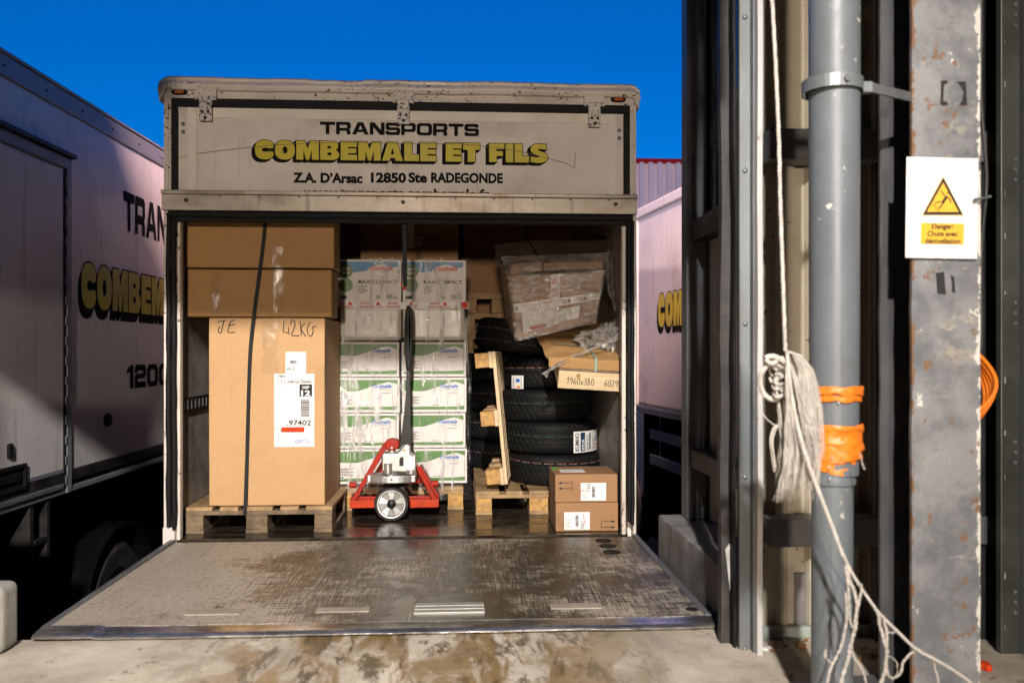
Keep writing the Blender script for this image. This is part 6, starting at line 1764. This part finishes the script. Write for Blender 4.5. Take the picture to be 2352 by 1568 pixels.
MB().box((X0 + 0.006, SY2 - 0.0012, 0.03), (X0 + 0.048, SY2 - 0.0005, 0.105)).build('packing_tape', M['tape_clear'], s_lo)

# ------------------------------------------------------------------ crate with kraft parcel on top
cr_loc = Vector((0.548, 4.93, 0.792))
tl = (R(17), R(3.5), 0)
crt = thing('wooden_crate', 'pale wooden crate end with handwritten 1960x380 6029 under a kraft parcel', 'crate', cr_loc, tl, local=True)
MB().box((0, 0, 0), (0.372, 0.022, 0.105)).build('end_board', M['wood_pale'], crt, bevel=0.003)
MB().box((0.004, 0.0225, 0.0), (0.022, 1.3, 0.095)).build('side_board', M['wood_pale'], crt, bevel=0.003)
MB().box((0.350, 0.0225, 0.0), (0.368, 1.3, 0.095)).build('side_board', M['wood_pale'], crt, bevel=0.003)
MB().box((0.0, 0.0, 0.106), (0.372, 1.3, 0.118)).build('lid_board', M['wood_grey'], crt, bevel=0.003)
mb = MB(); pen_text(mb, '1960x380', (0.045, -0.001, 0.028), X_, Z_, 0.162, 0.040, 0.0034); pen_text(mb, '6029', (0.262, -0.001, 0.028), X_, Z_, 0.083, 0.040, 0.0034)
mb.build('handwriting', M['print_dark'], crt)
MB().cyl((0.112, -0.0008, 0.082), (0.112, 0.004, 0.082), 0.014, n=20).build('knot', M['wood_end'], crt)
MB().cyl((0.112, -0.0014, 0.082), (0.112, -0.0005, 0.082), 0.006, n=16).build('knot_core', M['wood_grey'], crt)
kp = thing('kraft_parcel', 'kraft paper parcel with pale teal straps lying on the wooden crate', 'parcel', cr_loc, tl, local=True)
def parcel():
    mb = MB()
    def f(s, t):
        # front edge, rounded, and top face going back; lies on the lid
        x = -0.06 + 0.43 * s + 0.012 * noise.noise(Vector((s * 4, t * 5, 1)))
        L = t * 0.62
        if L < 0.06: y, z = 0.01 - 0.0 * L, 0.120 + L
        else: y, z = 0.01 + (L - 0.06), 0.180
        z += 0.010 * noise.noise(Vector((s * 5, t * 6, 7))) * (t > 0.05) - 0.03 * max(0, 0.10 - s) * 8 * (t > 0.1)
        return Vector((x - 0.05 * t * (s < 0.5) * (1 - s), y, z))
    mb.grid(40, 40, f)
    return mb
MB().box((-0.055, 0.02, 0.119), (0.365, 0.95, 0.165)).build('core', M['kraft_dark'], kp, bevel=0.02)
parcel().build('paper', M['kraft_dark'], kp, smooth=True)
for a, b in (((0.005, 0.26), (0.355, 0.20)), ((0.20, 0.0), (0.175, 0.56))):
    pts = [(a[0] + (b[0] - a[0]) * i / 12, a[1] + (b[1] - a[1]) * i / 12) for i in range(13)]
    mb = MB(); ribbon(mb, pts, 0.011, lambda x, y: Vector((x, y, 0.1905 + 0.004 * noise.noise(Vector((x * 9, y * 9, 0))))))
    mb.build('strap', M['strap_teal'], kp)
mb = MB(); mb.add([Vector((0.195, 0.0, 0.19)), Vector((0.207, 0.0, 0.19)), Vector((0.212, -0.004, 0.112)), Vector((0.200, -0.004, 0.112))], [(0, 1, 2, 3)]); mb.build('strap', M['strap_teal'], kp)
# crumpled film lying on the parcel
def crumple(cx, cy, cz, rx, ry, rz, seed, n=34):
    mb = MB()
    def f(s, t):
        a = 2 * math.pi * s; b = math.pi * (t - 0.5)
        d = Vector((math.cos(a) * math.cos(b), math.sin(a) * math.cos(b), math.sin(b)))
        k = 1 + 0.75 * noise.noise(d * 2.1 + Vector((seed, 0, 0))) + 0.45 * noise.noise(d * 6 + Vector((0, seed, 0))) + 0.25 * noise.noise(d * 15 + Vector((0, 0, seed)))
        return Vector((cx + d.x * rx * k, cy + d.y * ry * k, cz + d.z * rz * k))
    mb.grid(n * 2, n, f)
    return mb
fb = thing('crumpled_film', 'crumpled clear film bunched up over the kraft parcel', 'film', P(1390, 795, y=5.1))
p = P(1352, 778, y=5.08); crumple(p.x, p.y, p.z, 0.075, 0.07, 0.040, 3).build('bunch', M['film_loose'], fb)
p = P(1405, 770, y=5.06); crumple(p.x, p.y, p.z, 0.075, 0.07, 0.065, 8).build('bunch', M['film_loose'], fb)
# film tail hanging down over the crate
pts = [P3(1432, 600, 5.02), P3(1436, 680, 4.99), P3(1440, 735, 4.97), P3(1425, 768, 4.96), P3(1385, 790, 4.94), P3(1335, 812, 4.91), P3(1290, 832, 4.89), P3(1262, 850, 4.885), P3(1250, 862, 4.885)]
sp = smooth_line(pts, 8); mb = MB(); n = len(sp)
def f(s, t):
    i = s * (n - 1); k = min(n - 2, int(i)); p = sp[k].lerp(sp[k + 1], i - k)
    wd = 0.012 + 0.006 * noise.noise(Vector((s * 9, 0, 0))) + 0.008 * max(0, s - 0.92) * 12
    tg = (sp[k + 1] - sp[k]).normalized(); sd = tg.cross(Vector((0, 1, 0)))
    return p + sd * (t - 0.5) * 2 * wd + Vector((0, 0.012 * math.sin(t * 9 + s * 20), 0))
mb.grid(90, 6, f)
mb.build('film_tail', film_mat('film_tail', 0.5, 0.85, (2, 2, 2), 0.75, (0.58, 0.54, 0.50)), fb)

# ------------------------------------------------------------------ film-wrapped box tipped on the tyres
WY = 5.12
wb_ = thing('wrapped_box', 'tilted cardboard box in shiny film with red printed security tape', 'box', P(1280, 770, y=WY))
def W(u, v, y=WY): return P(u, v, y=y)
def warped(fr, bk, name, mat, parent, bevel=0.02):
    # fr, bk: four corners BL, BR, TR, TL
    p = [fr[0], fr[1], bk[1], bk[0], fr[3], fr[2], bk[2], bk[3]]
    return MB().hexa(p).build(name, M[mat], parent, bevel=bevel, seg=3, fix=True)
FR = [W(1185, 782), W(1366, 742), W(1388, 622), W(1168, 634)]
BK = [W(1163, 738, 5.48), W(1330, 715, 5.48), W(1388, 618, 5.48), W(1146, 616, 5.48)]
warped(FR, BK, 'body', 'kraft_brown', wb_)
# inner box and raised dark flaps
warped([W(1170, 632, WY + .02), W(1246, 622, WY + .02), W(1244, 602, WY + .02), W(1176, 606, WY + .02)], [W(1160, 625, 5.40), W(1236, 618, 5.40), W(1236, 596, 5.40), W(1162, 600, 5.40)], 'inner_box', 'kraft_brown', wb_, 0.004)
warped([W(1248, 622, WY + .02), W(1386, 616, WY + .02), W(1386, 600, WY + .02), W(1247, 604, WY + .02)], [W(1246, 612, 5.40), W(1376, 606, 5.40), W(1376, 592, 5.40), W(1246, 596, 5.40)], 'inner_box', 'kraft_brown', wb_, 0.004)
M['flap_dark'] = pm('flap_dark', (0.05, 0.034, 0.022), 0.7, var=0.2)
warped([W(1150, 606, WY + .05), W(1238, 598, WY + .05), W(1212, 552, 5.42), W(1136, 562, 5.42)], [W(1150, 606, WY + .056), W(1238, 598, WY + .056), W(1212, 552, 5.426), W(1136, 562, 5.426)], 'flap', 'flap_dark', wb_, 0.002)
warped([W(1242, 600, WY + .05), W(1390, 596, WY + .05), W(1398, 545, 5.42), W(1216, 552, 5.42)], [W(1242, 600, WY + .056), W(1390, 596, WY + .056), W(1398, 545, 5.426), W(1216, 552, 5.426)], 'flap', 'flap_dark', wb_, 0.002)
# bilinear map on the front face
def FF(off):
    bl, br, tr, tl_ = FR
    return lambda s, t: (bl * (1 - s) + br * s) * (1 - t) + (tl_ * (1 - s) + tr * s) * t + Vector((0, -off, 0))
def fpatch(s0, s1, t0, t1, name, mat, off, sh=0.0, n=10):
    return MB().grid(n, 2, lambda a, b: FF(off + 0.003 * noise.noise(Vector((a * 5, b * 3, s0))))(s0 + (s1 - s0) * a, t0 + (t1 - t0) * b + sh * a)).build(name, M[mat], wb_)
def ftext(mb, txt, s0, s1, t0, t1, off, bold=0.02, flipped=False, vert=False):
    vs, fs, wd = font_mesh(txt, bold)
    f = FF(off)
    if vert: put(mb, vs, fs, lambda x, y: f(s1 - (y / CAP) * (s1 - s0), t0 + (x / wd) * (t1 - t0)))
    elif flipped: put(mb, vs, fs, lambda x, y: f(s1 - (x / wd) * (s1 - s0), t1 - (y / CAP) * (t1 - t0)))
    else: put(mb, vs, fs, lambda x, y: f(s0 + (x / wd) * (s1 - s0), t0 + (y / CAP) * (t1 - t0)))
fpatch(0.02, 1.0, 0.42, 0.56, 'security_tape', 'paper', 0.006, 0.03)
fpatch(0.44, 0.535, 0.12, 0.98, 'security_tape', 'paper', 0.004)
fpatch(0.10, 0.46, 0.10, 0.44, 'document_pouch', 'paper', 0.010)
fpatch(0.50, 0.78, 0.14, 0.36, 'document_pouch', 'paper', 0.010, 0.03)
fpatch(0.18, 0.38, 0.115, 0.165, 'red_strip', 'sticker_red', 0.0145)
mb = MB()
for s0, s1 in ((0.10, 0.32), (0.83, 0.97)):
    for i in range(5):
        t0 = 0.435 + 0.023 * i + 0.03 * s0
        ftext(mb, '-- --- ----- -- --- ---', s0, s1, t0, t0 + 0.012, 0.0105, 0.03)
for s0 in (0.35, 0.56, 0.72): ftext(mb, 'SECURITE', s0, s0 + 0.11, 0.50 + 0.03 * s0, 0.525 + 0.03 * s0, 0.0105, 0.03, True)
for s0, tx in ((0.452, 'BANDE'), (0.478, 'GARANTIE'), (0.504, 'BANDE')): ftext(mb, tx, s0, s0 + 0.018, 0.60, 0.74, 0.008, 0.03, vert=True)
ftext(mb, 'BTL', 0.455, 0.52, 0.82, 0.90, 0.008, 0.03)
mb.build('red_print', M['print_red'], wb_)
mb = MB()
for s0 in (0.56, 0.75): ftext(mb, 'BTL', s0, s0 + 0.10, 0.445 + 0.03 * s0, 0.50 + 0.03 * s0, 0.0105, 0.03, True)
ftext(mb, 'B', 0.03, 0.06, 0.45, 0.51, 0.0105, 0.03, True)
for i in range(8): ftext(mb, '-- ---- --- --', 0.14 + 0.05 * (i % 2), 0.28 + 0.14 * (i % 3) / 2, 0.20 + 0.025 * i, 0.205 + 0.025 * i, 0.0145, 0.01)
ftext(mb, '||| || |||| | ||', 0.53, 0.62, 0.24, 0.30, 0.0145, 0.0); ftext(mb, '-- --- -----', 0.53, 0.70, 0.19, 0.2, 0.0145, 0.0)
ftext(mb, '________', 0.13, 0.44, 0.37, 0.375, 0.0145, 0.01)
for s0, s1, t0, t1 in ((0.18, 0.38, 0.113, 0.120), (0.18, 0.38, 0.160, 0.167)): mb.grid(3, 1, lambda a, b: FF(0.0175)(s0 + (s1 - s0) * a, t0 + (t1 - t0) * b))
mb.build('label_print', M['print_dark'], wb_)
# film shell round it
def shell():
    mb = MB()
    c = sum((FR + BK), Vector()) / 8
    base = [FR[0], FR[1], FR[2], FR[3]]; top_l, top_r = W(1138, 556, 5.2), W(1404, 545, 5.2)
    path_lo = [BK[0] + Vector((-.01, 0, 0)), FR[0] + Vector((-.006, -.02, -.004)), FR[1] + Vector((.006, -.02, -.004)), BK[1] + Vector((.03, 0, 0))]
    path_mi = [BK[3] + Vector((-.015, 0, 0)), FR[3] + Vector((-.008, -.02, 0)), FR[2] + Vector((.008, -.02, 0)), BK[2] + Vector((.03, 0, 0))]
    path_hi = [W(1132, 560, 5.45), W(1150, 590, WY + .03), W(1400, 580, WY + .03), W(1408, 545, 5.40)]
    def f(s, t):
        i = s * 3; k = min(2, int(i)); u = i - k
        a = path_lo[k].lerp(path_lo[k + 1], u); b = path_mi[k].lerp(path_mi[k + 1], u); h = path_hi[k].lerp(path_hi[k + 1], u)
        p = a.lerp(b, t / 0.75) if t < 0.75 else b.lerp(h, (t - 0.75) / 0.25)
        nn = 0.016 * noise.noise(p * 12) + 0.010 * noise.noise(p * 34)
        return p + Vector((0, -0.006 - abs(nn), 0.3 * nn))
    mb.grid(110, 60, f)
    return mb
shell().build('film_shell', M['film_box'], wb_, smooth=True)
# loose film edge along the truck wall
def drape():
    mb = MB()
    pts = [W(1408, 575, 5.2), W(1416, 640, 5.15), W(1424, 700, 5.08), W(1434, 748, 5.0), W(1425, 772, 4.98)]
    sp = smooth_line(pts, 8); n = len(sp)
    def f(s, t):
        i = t * (n - 1); k = min(n - 2, int(i)); p = sp[k].lerp(sp[k + 1], i - k)
        w_ = 0.05 + 0.03 * math.sin(t * 5)
        return p + Vector(((s - 0.8) * w_ + 0.008 * noise.noise(Vector((s * 4, t * 12, 0))), 0.06 * (s - 0.5) + 0.015 * math.sin(s * 12 + t * 9), 0))
    mb.grid(14, 60, f)
    return mb
drape().build('film_drape', M['film_loose'], wb_, smooth=True)

# ------------------------------------------------------------------ darker load further in
t = carton('cardboard_box', 'dark brown box with barcode tape high above the white cartons', (-0.72, 6.30, 1.62), (-0.02, 7.0, 2.2), 'kraft_brown', 'brown cardboard boxes')
uv_rect(MB(), 934, 500, 952, 570, 6.30).build('tape_strip', M['carton_white'], t)
uv_rect(MB(), 938, 545, 967, 562, 6.30, 0.002).build('barcode_label', M['carton_white'], t)
mb = MB(); u = 950.0
while u < 964: uv_rect(mb, u, 548, u + 0.8, 559, 6.30, 0.004); u += 1.5
mb.build('barcode', M['print_dark'], t)
carton('cardboard_box', 'deep brown box standing at the back behind the wrapped box', (0.02, 6.95, 1.02), (0.52, 7.6, 2.3), 'kraft_brown', 'brown cardboard boxes')
carton('cardboard_box', 'brown box at the back next to the nearside wall', (0.526, 6.9, 1.0), (0.90, 7.6, 2.3), 'kraft_brown', 'brown cardboard boxes')
carton('cardboard_box', 'narrow dark box between the brown stack and the white cartons', (-1.02, 6.6, 1.0), (-0.735, 7.2, 2.2), 'kraft_brown', 'brown cardboard boxes')
carton('cardboard_box', 'low dark box under the back boxes behind the tyres', (0.0, 6.95, 0.16), (0.90, 7.6, 0.99), 'kraft_brown', 'brown cardboard boxes')
for i in range(3):
    make_pallet(('lowest', 'middle', 'uppermost')[i] + ' small wooden pallet in the dim pile on the rear tyres', (-0.01 + 0.012 * i, 6.32 + 0.02 * (i % 2), 0.988 + 0.1455 * i), None, ('wood', 'wood', 'wood'), W=0.56, L=0.6)
